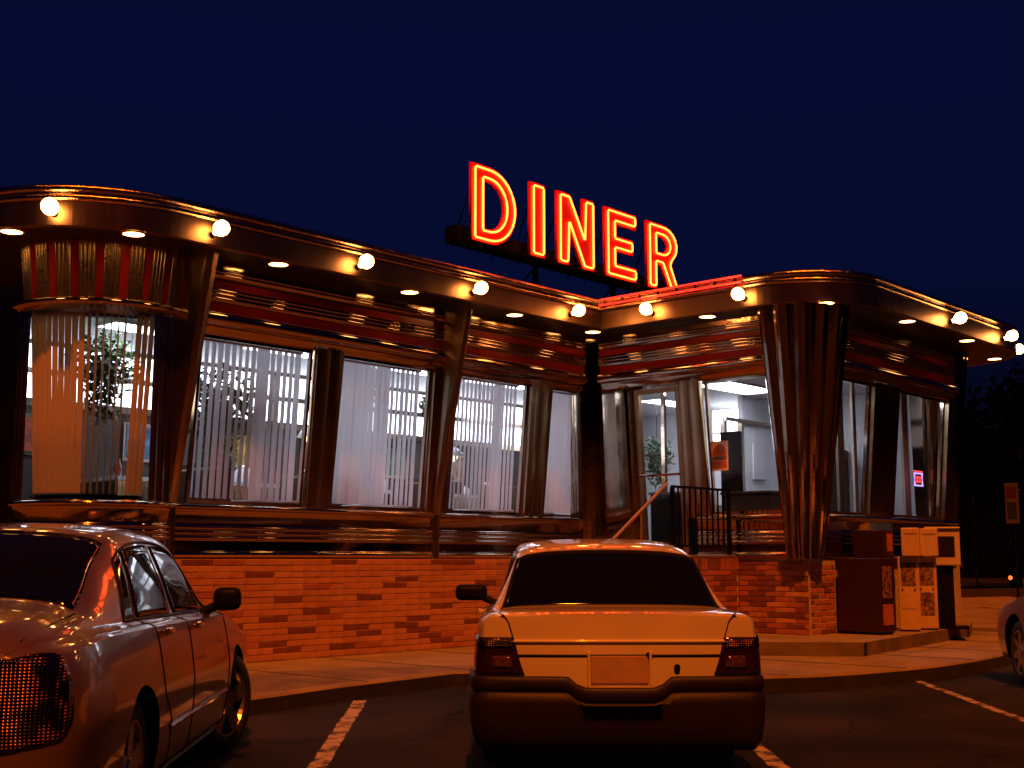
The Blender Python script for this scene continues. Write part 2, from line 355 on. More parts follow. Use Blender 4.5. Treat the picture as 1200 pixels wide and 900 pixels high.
# flat pilasters between windows: fluted boxes following the lean
def flatpil(pf, x0, x1, dep=.05, nfl=3):
    dep *= .45; nfl = max(2, nfl-1)
    bm = bmesh.new(); rows = []
    for z in (1.80, 2.4, 3.0, 3.66):
        g = (z-1.8)/1.86; xa = x0-.01*g; xb = x1+.03*g; row = []
        prof = [(0, -.06), (0, dep)]
        for k in range(nfl):
            for q in range(1, 6): prof.append(((k+q/6)/nfl, dep+.010*sin(pi*q/6)))
            prof.append(((k+1)/nfl, dep))
        prof.append((1, -.06))
        for u, dd in prof: row.append(pf(xa+(xb-xa)*u, lean(z)+dd, z))
        rows.append(row)
    grid(bm, rows); fixn(bm)
    dpart('pilaster', bm, m_steel_flute, False)
pA = lambda s, d, z: (s, 11.48-d, z); pB = lambda s, d, z: (14.4-d, s, z); pC = lambda s, d, z: (s, 8.0-d, z)
flatpil(pA, 9.17, 9.53); flatpil(pA, 11.07, 11.46, .04, 3); flatpil(pA, 12.93, 13.33); flatpil(pB, 9.80, 9.42, .05, 2); flatpil(pC, 16.12, 16.86, .04, 4); flatpil(pC, 18.55, 18.85, .05, 2)
# wedge fins that grow towards the eave
def fin(x, wd, p0, p1, zt=ZS, zb=1.25):
    bm = bmesh.new(); rows = []
    for z in (zb, 1.55, 1.8, 2.4, 3.0, 3.66, zt):
        g = max(0, (z-1.8)/(zt-1.8)); p = p0+(p1-p0)*g; w_ = wd*(.55+.45*g); xc = x+.07*g; b = 11.48-lean(z)
        rows.append([(xc-w_*.75, b+.03, z), (xc-w_/2, b-p*.55, z), (xc-w_*.28, b-p*.93, z), (xc, b-p, z), (xc+w_*.28, b-p*.93, z), (xc+w_/2, b-p*.55, z), (xc+w_*.75, b+.03, z)])
    grid(bm, rows); fixn(bm); dpart('fin_pilaster', bm, m_steel_flute)
fin(7.36, .26, .10, .36); fin(11.24, .18, .07, .34)
# fluted column where the two wings meet the corner
def flutecol(cx, cy, ang, r0, r1, spread, nfl, push, z0=1.25, zt=ZS, flare=.06, name='fluted_corner_pilaster'):
    bm = bmesh.new(); rows = []
    for k in range(9):
        z = z0+(zt-z0)*k/8; g = ((z-z0)/(zt-z0))**1.05; R = r0+(r1-r0)*g; ux, uy = cos(ang), sin(ang)
        ox = cx+ux*push*g; oy = cy+uy*push*g; row = []
        row.append((ox+R*.9*cos(ang-spread-.7), oy+R*.9*sin(ang-spread-.7), z))
        n = nfl*6
        for i in range(n+1):
            a = ang-spread+2*spread*i/n; rr = R*(1+flare*abs(sin(pi*i/6)))
            row.append((ox+rr*cos(a), oy+rr*sin(a), z))
        row.append((ox+R*.9*cos(ang+spread+.7), oy+R*.9*sin(ang+spread+.7), z))
        rows.append(row)
    grid(bm, rows); fixn(bm); dpart(name, bm, m_steel, False)
flutecol(14.50, 8.10, radians(225), .24, .58, 1.35, 6, .12, flare=.13)
flutecol(14.44, 11.52, radians(222), .30, .42, 1.1, 2, .06, name='inner_corner_pilaster', flare=.03)
flutecol(19.0, 8.35, radians(255), .30, .50, 1.3, 5, .15, name='end_corner_pilaster', flare=.03)
# rounded end bay on the left
BC = (6.93, 12.15); BR = .85
def bayp(r, z, a0=-178, a1=-62, n=30): return [(BC[0]+r*cos(radians(a0+(a1-a0)*k/n)), BC[1]+r*sin(radians(a0+(a1-a0)*k/n)), z) for k in range(n+1)]
bpath = [(BC[0]+BR*cos(a), BC[1]+BR*sin(a), cos(a), sin(a)) for a in [radians(-186+126*k/30) for k in range(31)]]
bm = bmesh.new(); sweep(bm, bpath, lower_prof()); dpart('lower_panel', bm, m_steel, True)
bm = bmesh.new(); sweep(bm, bpath, [(-.03, 3.86), (.02, 3.86), (.10, 3.845), (.135, 3.815), (.13, 3.79), (.09, 3.775), (.05, 3.745), (.02, 3.735), (-.03, 3.70)]); dpart('bay_ledge', bm, m_steel, True)
# vertical flutes and red stripes over the bay
a = -182; k = 0; amx = -62; wst = []
pat = [('s', 2.6)]*4+[('r', 5.0)]+[('s', 2.6)]*4+[('d', 4.4)]
while a < amx:
    kd, wd_ = pat[k % len(pat)]; a2 = min(a+wd_, amx); bm = bmesh.new(); n = 5 if kd == 's' else 2; rows = []
    for j in range(n+1):
        th = radians(a+(a2-a)*j/n); bl = .024*sin(pi*j/n) if kd == 's' else .004
        rows.append([(BC[0]+(BR+.03+bl+e)*cos(th), BC[1]+(BR+.03+bl+e)*sin(th), z) for z, e in ((3.85, .0), (4.1, .03), (ZS, .07))])
    grid(bm, rows); dpart('steel_flute' if kd == 's' else 'red_stripe', bm, m_flute2 if kd == 's' else m_red2, kd == 's'); a = a2; k += 1
# pilasters either side of the bay window
for a0, a1 in ((-186, -172), (-86, -66)):
    bm = bmesh.new(); rows = []
    for j in range(13):
        th = radians(a0+(a1-a0)*j/12); rr = BR+.04+.03*abs(sin(pi*j/4)); rows.append([(BC[0]+rr*cos(th), BC[1]+rr*sin(th), z) for z in (1.83, 3.74)])
    grid(bm, rows); dpart('pilaster', bm, m_steel_flute)
# body walls out of sight (closed building)
def wallq(nm, pts, z0, z1, m=m_steel_dark):
    bm = bmesh.new(); grid(bm, [[(x, y, z0) for x, y in pts], [(x, y, z1) for x, y in pts]]); dpart(nm, bm, m)
wallq('end_wall', [(6.08, 12.2), (6.08, 17.0)], .0, ZS+.02, m_steel_flute)
wallq('end_wall', [(19.5, 8.5), (19.5, 17.0)], .0, ZS+.02)
wallq('rear_wall', [(6.08, 17.0), (19.5, 17.0)], .0, ZS+.02)
bm = bmesh.new(); box(bm, 6.10, 19.45, 12.45, 16.98, 1.12, 1.18); box(bm, 7.0, 19.45, 11.53, 12.44, 1.12, 1.18); box(bm, 14.46, 19.45, 8.1, 11.52, 1.12, 1.18); dpart('floor', bm, m_vinyl)
bm = bmesh.new()
for (x0, x1, y0, y1) in ((6.3, 19.4, 12.2, 16.95), (7.0, 19.4, 11.44, 12.199), (14.3, 19.4, 8.0, 11.439)):
    grid(bm, [[(x0, y0, 3.93), (x1, y0, 3.93)], [(x0, y1, 3.93), (x1, y1, 3.93)]])
bm2 = bm; dpart('interior_ceiling', bm2, m_ceil)
wallq('interior_rear_wall', [(6.12, 14.62), (17.0, 14.62)], 1.18, 3.93, m_tanwall)
wallq('interior_end_wall', [(19.42, 11.45), (19.42, 16.9)], 1.18, 3.93, m_white)

# windows ------------------------------------------------------------
def window(P, s0, s1, z0=1.84, z1=3.64, name='window', mull=()):
    fr = bmesh.new(); t = .035
    def bar(sa, sb, za, zb):
        q = []
        for dd in (-.10, -.05):
            for z in (za, zb):
                for s in (sa, sb): q.append(fr.verts.new(P(s, lean(z)+dd, z)))
        for idx in ((0, 1, 3, 2), (4, 6, 7, 5), (0, 4, 5, 1), (2, 3, 7, 6), (0, 2, 6, 4), (1, 5, 7, 3)): fr.faces.new([q[i] for i in idx])
    sg = 1 if s1 > s0 else -1
    bar(s0, s0+t*sg, z0, z1); bar(s1-t*sg, s1, z0, z1); bar(s0+t*sg, s1-t*sg, z0, z0+t); bar(s0+t*sg, s1-t*sg, z1-t, z1)
    fixn(fr); f = dpart('window', fr, m_chrome)
    g = bmesh.new(); grid(g, [[P(s, lean(z)-.075, z) for s in (s0+t*sg, s1-t*sg)] for z in (z0+t, z1-t)])
    bmesh.ops.transform(g, matrix=DI, verts=g.verts); link('pane', g, m_glass, f)
    return f
WA = [(7.62, 9.15), (9.54, 11.06), (11.47, 12.92), (13.34, 14.15)]
for a_, b_ in WA: window(pA, a_, b_)
window(pB, 9.41, 8.30); window(pC, 14.95, 16.11); window(pC, 16.87, 18.54)
for zz in ((3.68, 3.74), (1.84, 1.88)):
    bm = bmesh.new(); grid(bm, [bayp(BR-.05, zz[0], -172, -86), bayp(BR-.05, zz[1], -172, -86)])
    f = dpart('window' if zz[0] < 2 else 'window_head', bm, m_chrome)
bm = bmesh.new(); grid(bm, [bayp(BR-.07, 1.86, -172, -86), bayp(BR-.07, 3.72, -172, -86)]); bmesh.ops.transform(bm, matrix=DI, verts=bm.verts); link('pane', bm, m_glass, f, smooth=True)
# entrance door, wall B
bm = bmesh.new()
def pbar(bm, P, sa, sb, za, zb, d0, d1):
    q = [bm.verts.new(P(s, lean(z)+dd if z > 1.8 else dd, z)) for dd in (d0, d1) for z in (za, zb) for s in (sa, sb)]
    for idx in ((0, 1, 3, 2), (4, 6, 7, 5), (0, 4, 5, 1), (2, 3, 7, 6), (0, 2, 6, 4), (1, 5, 7, 3)): bm.faces.new([q[i] for i in idx])
pbar(bm, pB, 10.56, 10.50, 1.30, 3.60, -.10, -.03); pbar(bm, pB, 9.88, 9.80, 1.30, 3.60, -.10, -.03); pbar(bm, pB, 10.50, 9.88, 1.30, 1.38, -.10, -.03); pbar(bm, pB, 10.50, 9.88, 3.54, 3.60, -.10, -.03)
fixn(bm); door = dpart('door', bm, M('copper_toned_frame', (.42, .26, .14), .3, 1, .1, 4), label='glass entrance door with warm metal frame')
bm = bmesh.new(); grid(bm, [[pB(s, (lean(z) if z > 1.8 else 0)-.065, z) for s in (10.50, 9.88)] for z in (1.38, 3.54)]); bmesh.ops.transform(bm, matrix=DI, verts=bm.verts); link('pane', bm, m_glass, door)
bm = bmesh.new(); tube(bm, [pB(10.52, .08, 2.40), pB(9.84, .08, 2.40)], .018); tube(bm, [pB(10.52, -.03, 2.40), pB(10.52, .08, 2.40)], .012); tube(bm, [pB(9.86, -.03, 2.40), pB(9.86, .08, 2.40)], .012)
bmesh.ops.transform(bm, matrix=DI, verts=bm.verts); link('push_bar', bm, m_chrome, door)
wallq_m = m_steel
bm = bmesh.new(); pbar(bm, pB, 11.20, 10.57, 1.28, 3.66, -.06, -.01); pbar(bm, pB, 10.56, 9.81, 3.605, 3.66, -.07, -.01)
pbar(bm, pB, 10.86, 10.70, 1.30, 3.64, -.008, .03)
fixn(bm); dpart('door_surround', bm, m_steel)

# brick base ---------------------------------------------------------
MB = {}
def brick_mesh(L, H, Dp, m):
    key = (round(L, 3), round(H, 3), m.name)
    if key not in MB:
        bm = bmesh.new(); box(bm, 0, L, -Dp, 0, 0, H, bev=.004); me = bpy.data.meshes.new('brick'); bm.to_mesh(me); bm.free(); me.materials.append(m); MB[key] = me
    return MB[key]
def brickwall(parent, origin, ang, length, z0, z1, bl, bh, gap, pick, maxsingle=1e9, soldier=0, half=.5, off=Vector((7.4, 11.48, 0))):
    """bricks along a wall line; each brick an object, past maxsingle metres joined"""
    R = Matrix.Rotation(ang, 4, 'Z'); z = z0; r = 0; bj = bmesh.new()
    ztop = z1-soldier
    def put(s, L, zz, H):
        m = pick(); me = brick_mesh(L, H, .05+random.choice((0, .002, .004)), m)
        p = Vector(origin)+R @ Vector((s, 0, 0)); p.z = zz; loc = p-off
        j = Matrix.Translation(loc) @ R @ Matrix.Translation((0, random.uniform(-.003, .003), 0))
        if s > maxsingle:
            nv = len(bj.verts); bj.from_mesh(me); bj.verts.ensure_lookup_table(); bmesh.ops.transform(bj, matrix=j, verts=bj.verts[nv:])
        else:
            o = bpy.data.objects.new('brick', me); COL.objects.link(o); o.parent = parent; o.matrix_local = j
    while z+bh <= ztop+.02:
        s = 0; first = bl*half if r % 2 else bl
        while s < length-.03:
            L = min(first, length-s) ; first = bl
            if L-gap > .03: put(s, round(L-gap, 3), z, bh-gap)
            s += L
        z += bh; r += 1
    if soldier:
        s = 0
        while s < length-.02: put(s, .066, z1-soldier, soldier-.006); s += .075
    if len(bj.verts): link('brickwork', bj, m_brick, parent, kind='stuff')
    else: bj.free()
wbm = bmesh.new(); box(wbm, 7.1, 14.45, 11.394, 11.6, 0, 1.249); base = dpart('brick_base', wbm, m_mortar)
pickA = lambda: random.choices((m_brick, m_brick_d, m_brick_r), (76, 15, 9))[0]
brickwall(base, (7.3, 11.44, 0), 0, 7.1, .15, 1.25, .40, .0688, .008, pickA, 4.7)
# curved base below bay
bm = bmesh.new(); sweep(bm, bpath, [(-.05, 0), (-.0, 0), (0, 1.25)]); dpart('bay_base', bm, m_brick_d)
# pier and wall B, wall C
bm = bmesh.new(); box(bm, 14.408, 15.12, 7.993, 9.0, .29, 1.249); box(bm, 15.121, 19.2, 8.05, 8.2, .1, 1.249); pier = dpart('brick_pier', bm, m_mortar_l)
pickB = lambda: random.choices((m_brick_r, m_brick_d, m_brick), (52, 36, 12))[0]
brickwall(pier, (14.45, 9.0, 0), radians(-90), 1.012, .31, 1.24, .27, .0665, .010, pickB)
brickwall(pier, (14.453, 8.04, 0), 0, .645, .31, 1.24, .22, .0735, .017, lambda: random.choice((m_brick_r, m_brick_d)))
# entrance landing with steps: its own thing
LAND = empty('entrance_landing', 'brick entrance landing with soldier course top in front of the glass door', 'landing', (13.0, 9.0, .3))
LO = Matrix.Translation((-13.0, -9.0, -.3))
bm = bmesh.new(); box(bm, 13.03, 14.398, 9.008, 11.40, .3, 1.262); bmesh.ops.transform(bm, matrix=LO, verts=bm.verts); link('landing_core', bm, m_mortar_l, LAND)
bm = bmesh.new(); box(bm, 13.0, 14.34, 9.0, 11.40, 1.263, 1.30, bev=.006); bmesh.ops.transform(bm, matrix=LO, verts=bm.verts); link('landing_slab', bm, m_conc_d, LAND)
for k_ in range(5):
    bm = bmesh.new(); box(bm, 12.70-.30*k_, 13.02, 9.10+.001*k_, 10.9, (.142 if k_ == 4 else 1.27-.19*(k_+1)-.19), 1.27-.19*(k_+1), bev=.006)
    bmesh.ops.transform(bm, matrix=LO, verts=bm.verts); link('step', bm, m_conc, LAND)
brickwall(LAND, (13.0, 9.05, 0), 0, 1.39, .31, 1.262, .27, .0665, .010, lambda: random.choice((m_brick_r, m_brick_r, m_brick_d)), soldier=.15, off=Vector((13.0, 9.0, .3)))
# railing
RL = empty('iron_railing', 'black wrought iron railing with balusters on the brick landing', 'railing', (13.0, 9.06, 1.30))
def rpart(nm, fn, m=m_iron):
    bm = bmesh.new(); fn(bm); return link(nm, bm, m, RL)
rpart('top_rail', lambda b: box(b, -.01, 1.28, -.02, .02, .83, .86)); rpart('bottom_rail', lambda b: box(b, -.01, 1.28, -.012, .012, .10, .125))
for k_, x in enumerate(np.arange(.0, 1.29, .128)):
    t_ = .022 if k_ in (0, 10) else .009
    rpart('post' if k_ in (0, 10) else 'baluster', lambda b, x=x, t_=t_: box(b, x-t_, x+t_, -t_, t_, .0 if t_ > .01 else .125, .83))
HR = empty('stair_handrail', 'sloping warm-lit metal handrail beside the entrance steps', 'handrail', (13.0, 9.14, 1.30))
bm = bmesh.new(); tube(bm, [(.0, .0, .88), (-1.35, 0, .02)], .022); tube(bm, [(-1.2, 0, .1), (-1.2, 0, -.95)], .015); tube(bm, [(-.55, 0, .5), (-.55, 0, -.55)], .012); link('rail', bm, M('warm_handrail', (.45, .32, .2), .42, .6, .1, 5), HR)

# ---------------------------------------------------------------- lamps on the eave
def bulb(x, y, nx, ny, label, z=4.57, r=.082):
    t = empty('flood_bulb', label, 'lamp', (x, y, z), atan2(ny, nx), 'bare flood bulbs along the eave')
    bm = bmesh.new(); lathe(bm, [(.001, .10), (r*.55, .092), (r*.9, .06), (r, .02), (r*.92, -.02), (r*.6, -.055), (.028, -.08), (.026, -.11)], 16)
    bmesh.ops.transform(bm, matrix=Matrix.Rotation(radians(75), 4, 'Y'), verts=bm.verts); link('bulb', bm, m_bulb, t, smooth=True)
    bm = bmesh.new(); lathe(bm, [(.03, -.10), (.034, -.15), (.05, -.165)], 12, cap=True); bmesh.ops.transform(bm, matrix=Matrix.Rotation(radians(75), 4, 'Y'), verts=bm.verts); link('socket', bm, m_black, t)
ca = lambda c, R, deg: (c[0]+R*cos(radians(deg)), c[1]+R*sin(radians(deg)), cos(radians(deg)), sin(radians(deg)))
P_ = ca((6.9, 12.2), 1.62, 223); bulb(*P_, 'glowing flood bulb on the rounded left end of the eave')
for x, s in ((7.27, 'glowing flood bulb on the eave just right of the rounded left end'), (9.22, 'glowing flood bulb on the eave above the second straight window'),
             (11.10, 'glowing flood bulb on the eave above the fin between second and third windows'), (13.02, 'glowing flood bulb on the eave beside the inner roof corner')): bulb(x, 10.56, 0, -1, s)
for y, s in ((9.82, 'glowing flood bulb on the vestibule eave above the entrance door'), (8.38, 'glowing flood bulb on the vestibule eave left of the big fluted corner pilaster')): bulb(13.56, y, -1, 0, s)
for x, s in ((17.0, 'glowing flood bulb seen edge-on above the neon window sign'), (18.9, 'glowing flood bulb near the far right end of the eave')): bulb(x, 6.96, 0, -1, s)
P_ = ca((19.25, 8.4), 1.42, -48); bulb(*P_, 'last glowing flood bulb on the rounded right end of the eave')
dl_proto = None
def downlight(x, y, label):
    t = empty('downlight', label, 'downlight', (x, y, ZS), 0, 'round downlights set in the soffit')
    bm = bmesh.new(); lathe(bm, [(.105, -.012), (.125, -.010), (.13, 0)], 24); link('trim', bm, m_chrome, t)
    bm = bmesh.new(); bmesh.ops.create_circle(bm, cap_ends=True, radius=.104, segments=24, matrix=Matrix.Translation((0, 0, -.008))); link('lens', bm, m_disc, t)
for x, y, s in ((5.62, 11.66, 'round downlight at the far left end of the curved soffit'), (6.47, 10.86, 'round downlight in the soffit over the curved bay window'),
    (8.22, 10.84, 'round downlight in the soffit over the first straight window'), (10.17, 10.84, 'round downlight in the soffit over the second straight window'),
    (12.07, 10.86, 'round downlight in the soffit over the third straight window'), (13.74, 10.88, 'round downlight in the soffit at the inner corner of the roof'),
    (13.86, 9.05, 'round downlight in the vestibule soffit between two flood bulbs'), (14.10, 7.46, 'round downlight directly over the big fluted corner pilaster'),
    (15.94, 7.24, 'round downlight in the soffit right of the big fluted pilaster'), (17.97, 7.26, 'round downlight in the soffit between the two right-hand flood bulbs'),
    (19.93, 7.62, 'round downlight at the far right end of the soffit')): downlight(x, y, s)

# ---------------------------------------------------------------- neon sign
SG = empty('neon_sign', 'large red rooftop neon sign spelling DINER on a dark box beam', 'neon sign', (11.1, 11.2, 4.86))
vt = empty('sign_glare', 'pair of added red tubes for the sign glare along the vestibule roof edge right of the sign', 'added glare', (13.66, 8.4, 4.7))  # glowing tubes added for the reflected sign glare on the roof edge
m_redtube = EM('red_glare_tube', (1, .035, .018), 1.7)
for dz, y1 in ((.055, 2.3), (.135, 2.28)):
    bm = bmesh.new(); tube(bm, [(0, 0, dz), (0, y1, dz)], .014, 6); link('glow_tube', bm, m_redtube, vt, smooth=True)
for k in range(8): boxo('glare_clip', (.0, .05, .1+k*.3, .115+k*.3, .04, .15), m_black, vt)
# letter outlines: x right, z up, unit height 1.05
def arc(cx, cz, rx, rz, a0, a1, n=12): return [(cx+rx*cos(radians(a0+(a1-a0)*k/n)), cz+rz*sin(radians(a0+(a1-a0)*k/n))) for k in range(n+1)]
Hh = 1.05; S = .225
letters = {
 'd': (.48, .95, [[(0, 0), (.34, 0)]+arc(.34, .525, .53, .525, -90, 90, 18)+[(0, Hh)], [(S, S*.86), (S, Hh-S*.86), (.33, Hh-S*.86)]+arc(.33, .525, .31, .525-S*.86, 90, -90, 14)[1:]]),
 'i': (1.65, .3, [[(0, 0), (.30, 0), (.30, Hh), (0, Hh)]]),
 'n': (2.23, .83, [[(0, 0), (.25, 0), (.25, .60), (.56, 0), (.83, 0), (.83, Hh), (.58, Hh), (.58, .47), (.27, Hh), (0, Hh)]]),
 'e': (3.33, .72, [[(0, 0), (.76, 0), (.76, .22), (.25, .22), (.25, .42), (.68, .42), (.68, .64), (.25, .64), (.25, .83), (.76, .83), (.76, Hh), (0, Hh)]]),
 'r': (4.38, .83, [[(0, 0), (.24, 0), (.24, .40), (.36, .40), (.60, 0), (.86, 0), (.62, .43)]+arc(.42, .74, .38, .31, -52, 90, 12)+[(0, Hh)], [(.24, .60), (.24, .86), (.40, .86)]+arc(.40, .73, .16, .13, 90, -90, 8)[1:]]),
}
def offset_poly(pts, d):
    pts = [p for i, p in enumerate(pts) if hypot(p[0]-pts[i-1][0], p[1]-pts[i-1][1]) > 1e-4]; n = len(pts); out = []
    ar = sum(pts[i][0]*pts[(i+1) % n][1]-pts[(i+1) % n][0]*pts[i][1] for i in range(n)); sg = 1 if ar > 0 else -1
    for i in range(n):
        p0, p1, p2 = Vector(pts[i-1]), Vector(pts[i]), Vector(pts[(i+1) % n])
        a = (p1-p0); b = (p2-p1)
        if a.length < 1e-5 or b.length < 1e-5: out.append(pts[i]); continue
        a.normalize(); b.normalize(); na = Vector((-a.y, a.x)); nb = Vector((-b.y, b.x)); mm = (na+nb)/(1+max(-.6, na.dot(nb)))
        q = p1+mm*d*sg; out.append((q.x, q.y))
    return out
for ch, (lx, lw, loops) in letters.items():
    cu = bpy.data.curves.new('tmp', 'CURVE'); cu.dimensions = '2D'; cu.fill_mode = 'BOTH'; cu.extrude = .022; cu.bevel_depth = .006
    for lp in loops:
        s_ = cu.splines.new('POLY'); s_.points.add(len(lp)-1); s_.use_cyclic_u = True
        for i, (x, z) in enumerate(lp): s_.points[i].co = (x, z, 0, 1)
    tmp = bpy.data.objects.new('tmp', cu); COL.objects.link(tmp); dg = bpy.context.evaluated_depsgraph_get(); dg.update()
    me = bpy.data.meshes.new_from_object(tmp.evaluated_get(dg)); bpy.data.objects.remove(tmp)
    me.transform(Matrix.Rotation(pi/2, 4, 'X')); me.materials.clear()
    L = link('letter_'+ch, me, m_letter, SG); L.location = (lx, 0, .53)
    bm = bmesh.new()
    for i, lp in enumerate(loops):
        q = offset_poly(lp, .044 if i == 0 else -.034); qq = []
        for j in range(len(q)):     # resample so that tubes keep sharp bends
            p1, p2 = Vector(q[j]), Vector(q[(j+1) % len(q)]); dl = (p2-p1).length
            if dl > .12: qq += [p1.lerp(p2, .0+min(.02/dl, .3)), p1.lerp(p2, 1-min(.02/dl, .3))]
            else: qq.append(p1.lerp(p2, .5))
        tube(bm, [(p.x, -.048, p.y) for p in qq], .0145, 8, closed=True)
    link('glow_tube', bm, m_tube, L, smooth=True)
    bm = bmesh.new()
    for bx in (.06, lw-.08): tube(bm, [(bx, .06, Hh*.72), (bx, .42, -.05)], .010, 6); 
    link('brace', bm, m_iron, L)
bm = bmesh.new(); box(bm, .30, 5.45, .06, .30, .50, .72, bev=.01); link('box_beam', bm, m_black, SG)
bm = bmesh.new(); box(bm, .4, 5.25, -.04, .058, .50, .528); link('letter_rail', bm, m_black, SG)
for x in (2.1, 3.9, 5.1):
    bm = bmesh.new(); box(bm, x-.03, x+.03, .25, .31, 0, .50); tube(bm, [(x, .28, .48), (x-.22, .7, 0)], .014, 6); link('post', bm, m_iron, SG)

# ---------------------------------------------------------------- vertical blinds
def blind(P, s0, s1, n, label, sm, angles, widths, z0=1.9, z1=3.60, d=-.20, skip=None, hang=None):
    p0 = Vector(P((s0+s1)/2, 0, 0)); R = empty('vertical_blind', label, 'blind', (p0.x, p0.y, 0))
    bm = bmesh.new(); q = [Vector(P(s, d+lean(z1)-.0+e, z)) - p0 for s in (s0, s1) for e in (-.03, .03) for z in (z1, z1+.05)]
    V = [bm.verts.new(v) for v in q]
    for idx in ((0, 1, 3, 2), (4, 6, 7, 5), (0, 4, 5, 1), (2, 3, 7, 6), (0, 2, 6, 4), (1, 5, 7, 3)): bm.faces.new([V[i] for i in idx])
    fixn(bm); link('head_rail', bm, m_white, R)
    for i in range(n):
        u = (i+.5)/n
        if skip and skip(u): continue
        s = s0+(s1-s0)*u; ang = angles(u, i)+random.uniform(-.10, .10); wd_ = widths(u)*random.uniform(.88, 1.06); ang += random.choice((0, 0, 0, random.uniform(-.2, .2)))
        bot = Vector(P(s, d+.05, z0)); bot.z = 0; c = Vector(P(s, d+lean(z1), z1)); c.z = 0
        e = (Vector(P(s+.01, 0, 0))-Vector(P(s, 0, 0))).normalized(); nrm = (Vector(P(s, .01, 0))-Vector(P(s, 0, 0))).normalized()
        dv = (e*cos(ang)+nrm*sin(ang))*wd_/2; cu_ = nrm*cos(ang)-e*sin(ang)
        bm = bmesh.new(); rows = []
        for z, cc in ((z0, bot), ((z0+z1)/2, (bot+c)/2), (z1, c)):
            rows.append([tuple(cc-p0-dv+Vector((0, 0, z))), tuple(cc-p0+cu_*.007+Vector((0, 0, z))), tuple(cc-p0+dv+Vector((0, 0, z)))])
        grid(bm, rows); link('slat', bm, sm, R, smooth=True)
blind(pA, 7.68, 9.10, 16, 'white vertical blind in the first straight window, green plant behind', m_slat, lambda u, i: -.36 if i not in (9, 10, 15) else .05, lambda u: .09)
blind(pA, 9.60, 11.0, 17, 'mostly closed white vertical blind in the second straight window', m_slat, lambda u, i: -.05 if u < .62 else -.34, lambda u: .09)
blind(pA, 11.53, 12.86, 17, 'open white vertical blind in the third straight window, lamp shining behind', m_slat, lambda u, i: -.30 if i not in (11, 12) else .1, lambda u: .088)
blind(pA, 13.40, 14.12, 9, 'nearly closed pale blind in the narrow fourth window by the inner corner', m_slat, lambda u, i: .3 if u > .3 else -.1, lambda u: .09)
bay = lambda s, d, z: (BC[0]+(BR+d)*cos(radians(s)), BC[1]+(BR+d)*sin(radians(s)), z)
p_ = blind(bay, -174, -84, 19, 'tan vertical blind curving round the left end bay window', m_slat_t, lambda u, i: (-.25 if u < .5 else (-1.15 if u < .86 else -.1)), lambda u: .060 if u < .5 or u > .86 else .058, z0=1.90, z1=3.70, d=-.16)

# ---------------------------------------------------------------- inside the diner
def ceiling_light(x0, x1, y0, y1, label):
    t = empty('ceiling_light', label, 'ceiling light', ((x0+x1)/2, (y0+y1)/2, 3.92)); a_, b_ = (x1-x0)/2, (y1-y0)/2
    boxo('frame', (-a_-.03, a_+.03, -b_-.03, b_+.03, -.025, 0), m_white, t); boxo('diffuser', (-a_, a_, -b_, b_, -.03, -.026), m_fluor, t)
for i, x in enumerate((7.4, 9.4, 11.4, 13.4)):
    ceiling_light(x, x+1.3, 12.7, 13.1, 'cool white ceiling light strip behind the %s blind' % ('bay window', 'first straight', 'second straight', 'third straight')[i])
    if i < 0: ceiling_light(x+.6, x+1.9, 15.0, 15.4, 'deeper cool white ceiling light strip seen through the %s blind' % ('bay window', 'first straight', 'second straight', 'third straight')[i])
ceiling_light(15.0, 16.3, 8.6, 9.1, 'white ceiling light strip at the front of the glass vestibule'); ceiling_light(16.2, 17.6, 10.2, 10.8, 'white ceiling light strip at the back of the glass vestibule'); ceiling_light(17.2, 18.4, 12.2, 12.6, 'white ceiling light strip beyond the vestibule doorway')
# backlit clerestory panels on the rear wall, parts of the diner
for i, x in enumerate(np.arange(6.4, 15.9, 1.56)):
    for z0, z1 in ((3.20, 3.49), (3.57, 3.86)):
        bm = bmesh.new(); box(bm, x, x+1.44, 14.56, 14.60, z0, z1); dpart('backlit_panel', bm, m_clere)
bm = bmesh.new(); box(bm, 6.3, 16.9, 14.52, 14.555, 3.495, 3.565); box(bm, 6.3, 16.9, 14.52, 14.555, 3.10, 3.19); dpart('panel_rail', bm, m_steel)
# service counter and booths
ct = empty('counter', 'long steel fronted service counter seen between blind slats', 'counter', (8.0, 13.5, 1.18))
boxo('counter_front', (0, 8.0, .04, .9, 0, 1.0), m_steel, ct); boxo('counter_top', (-.05, 8.05, 0, .94, 1.0, 1.05), m_white, ct)
for i, x in enumerate(np.arange(8.2, 15.8, .62)):
    k_ = ('jar', 'glass', 'napkin_box', 'pie_cover')[i % 4]; where = ('far left', 'left', 'middle', 'right', 'far right')[min(4, i//3)]
    o = empty('counter_'+k_, 'small %s on the %s of the steel counter behind the blinds' % (k_.replace('_', ' '), where), k_.replace('_', ' '), (x, 13.9+.1*(i % 3), 2.23), 0, 'things set out on the counter')
    bm = bmesh.new(); hh = (.2, .16, .14, .22)[i % 4]; rr2 = (.05, .035, .07, .14)[i % 4]; lathe(bm, [(.001, 0), (rr2, 0), (rr2*1.05, hh*.6), (rr2*.7, hh*.9), (rr2*.55, hh), (.001, hh*1.02)], 12); link('body', bm, (m_red, m_chrome, m_white, m_lampshade)[i % 4] if i % 4 != 3 else m_white, o, smooth=True)
    bm = bmesh.new(); lathe(bm, [(.001, hh*1.03), (rr2*.6, hh*1.03), (rr2*.5, hh*1.15), (.001, hh*1.16)], 10); link('lid', bm, m_chrome, o)
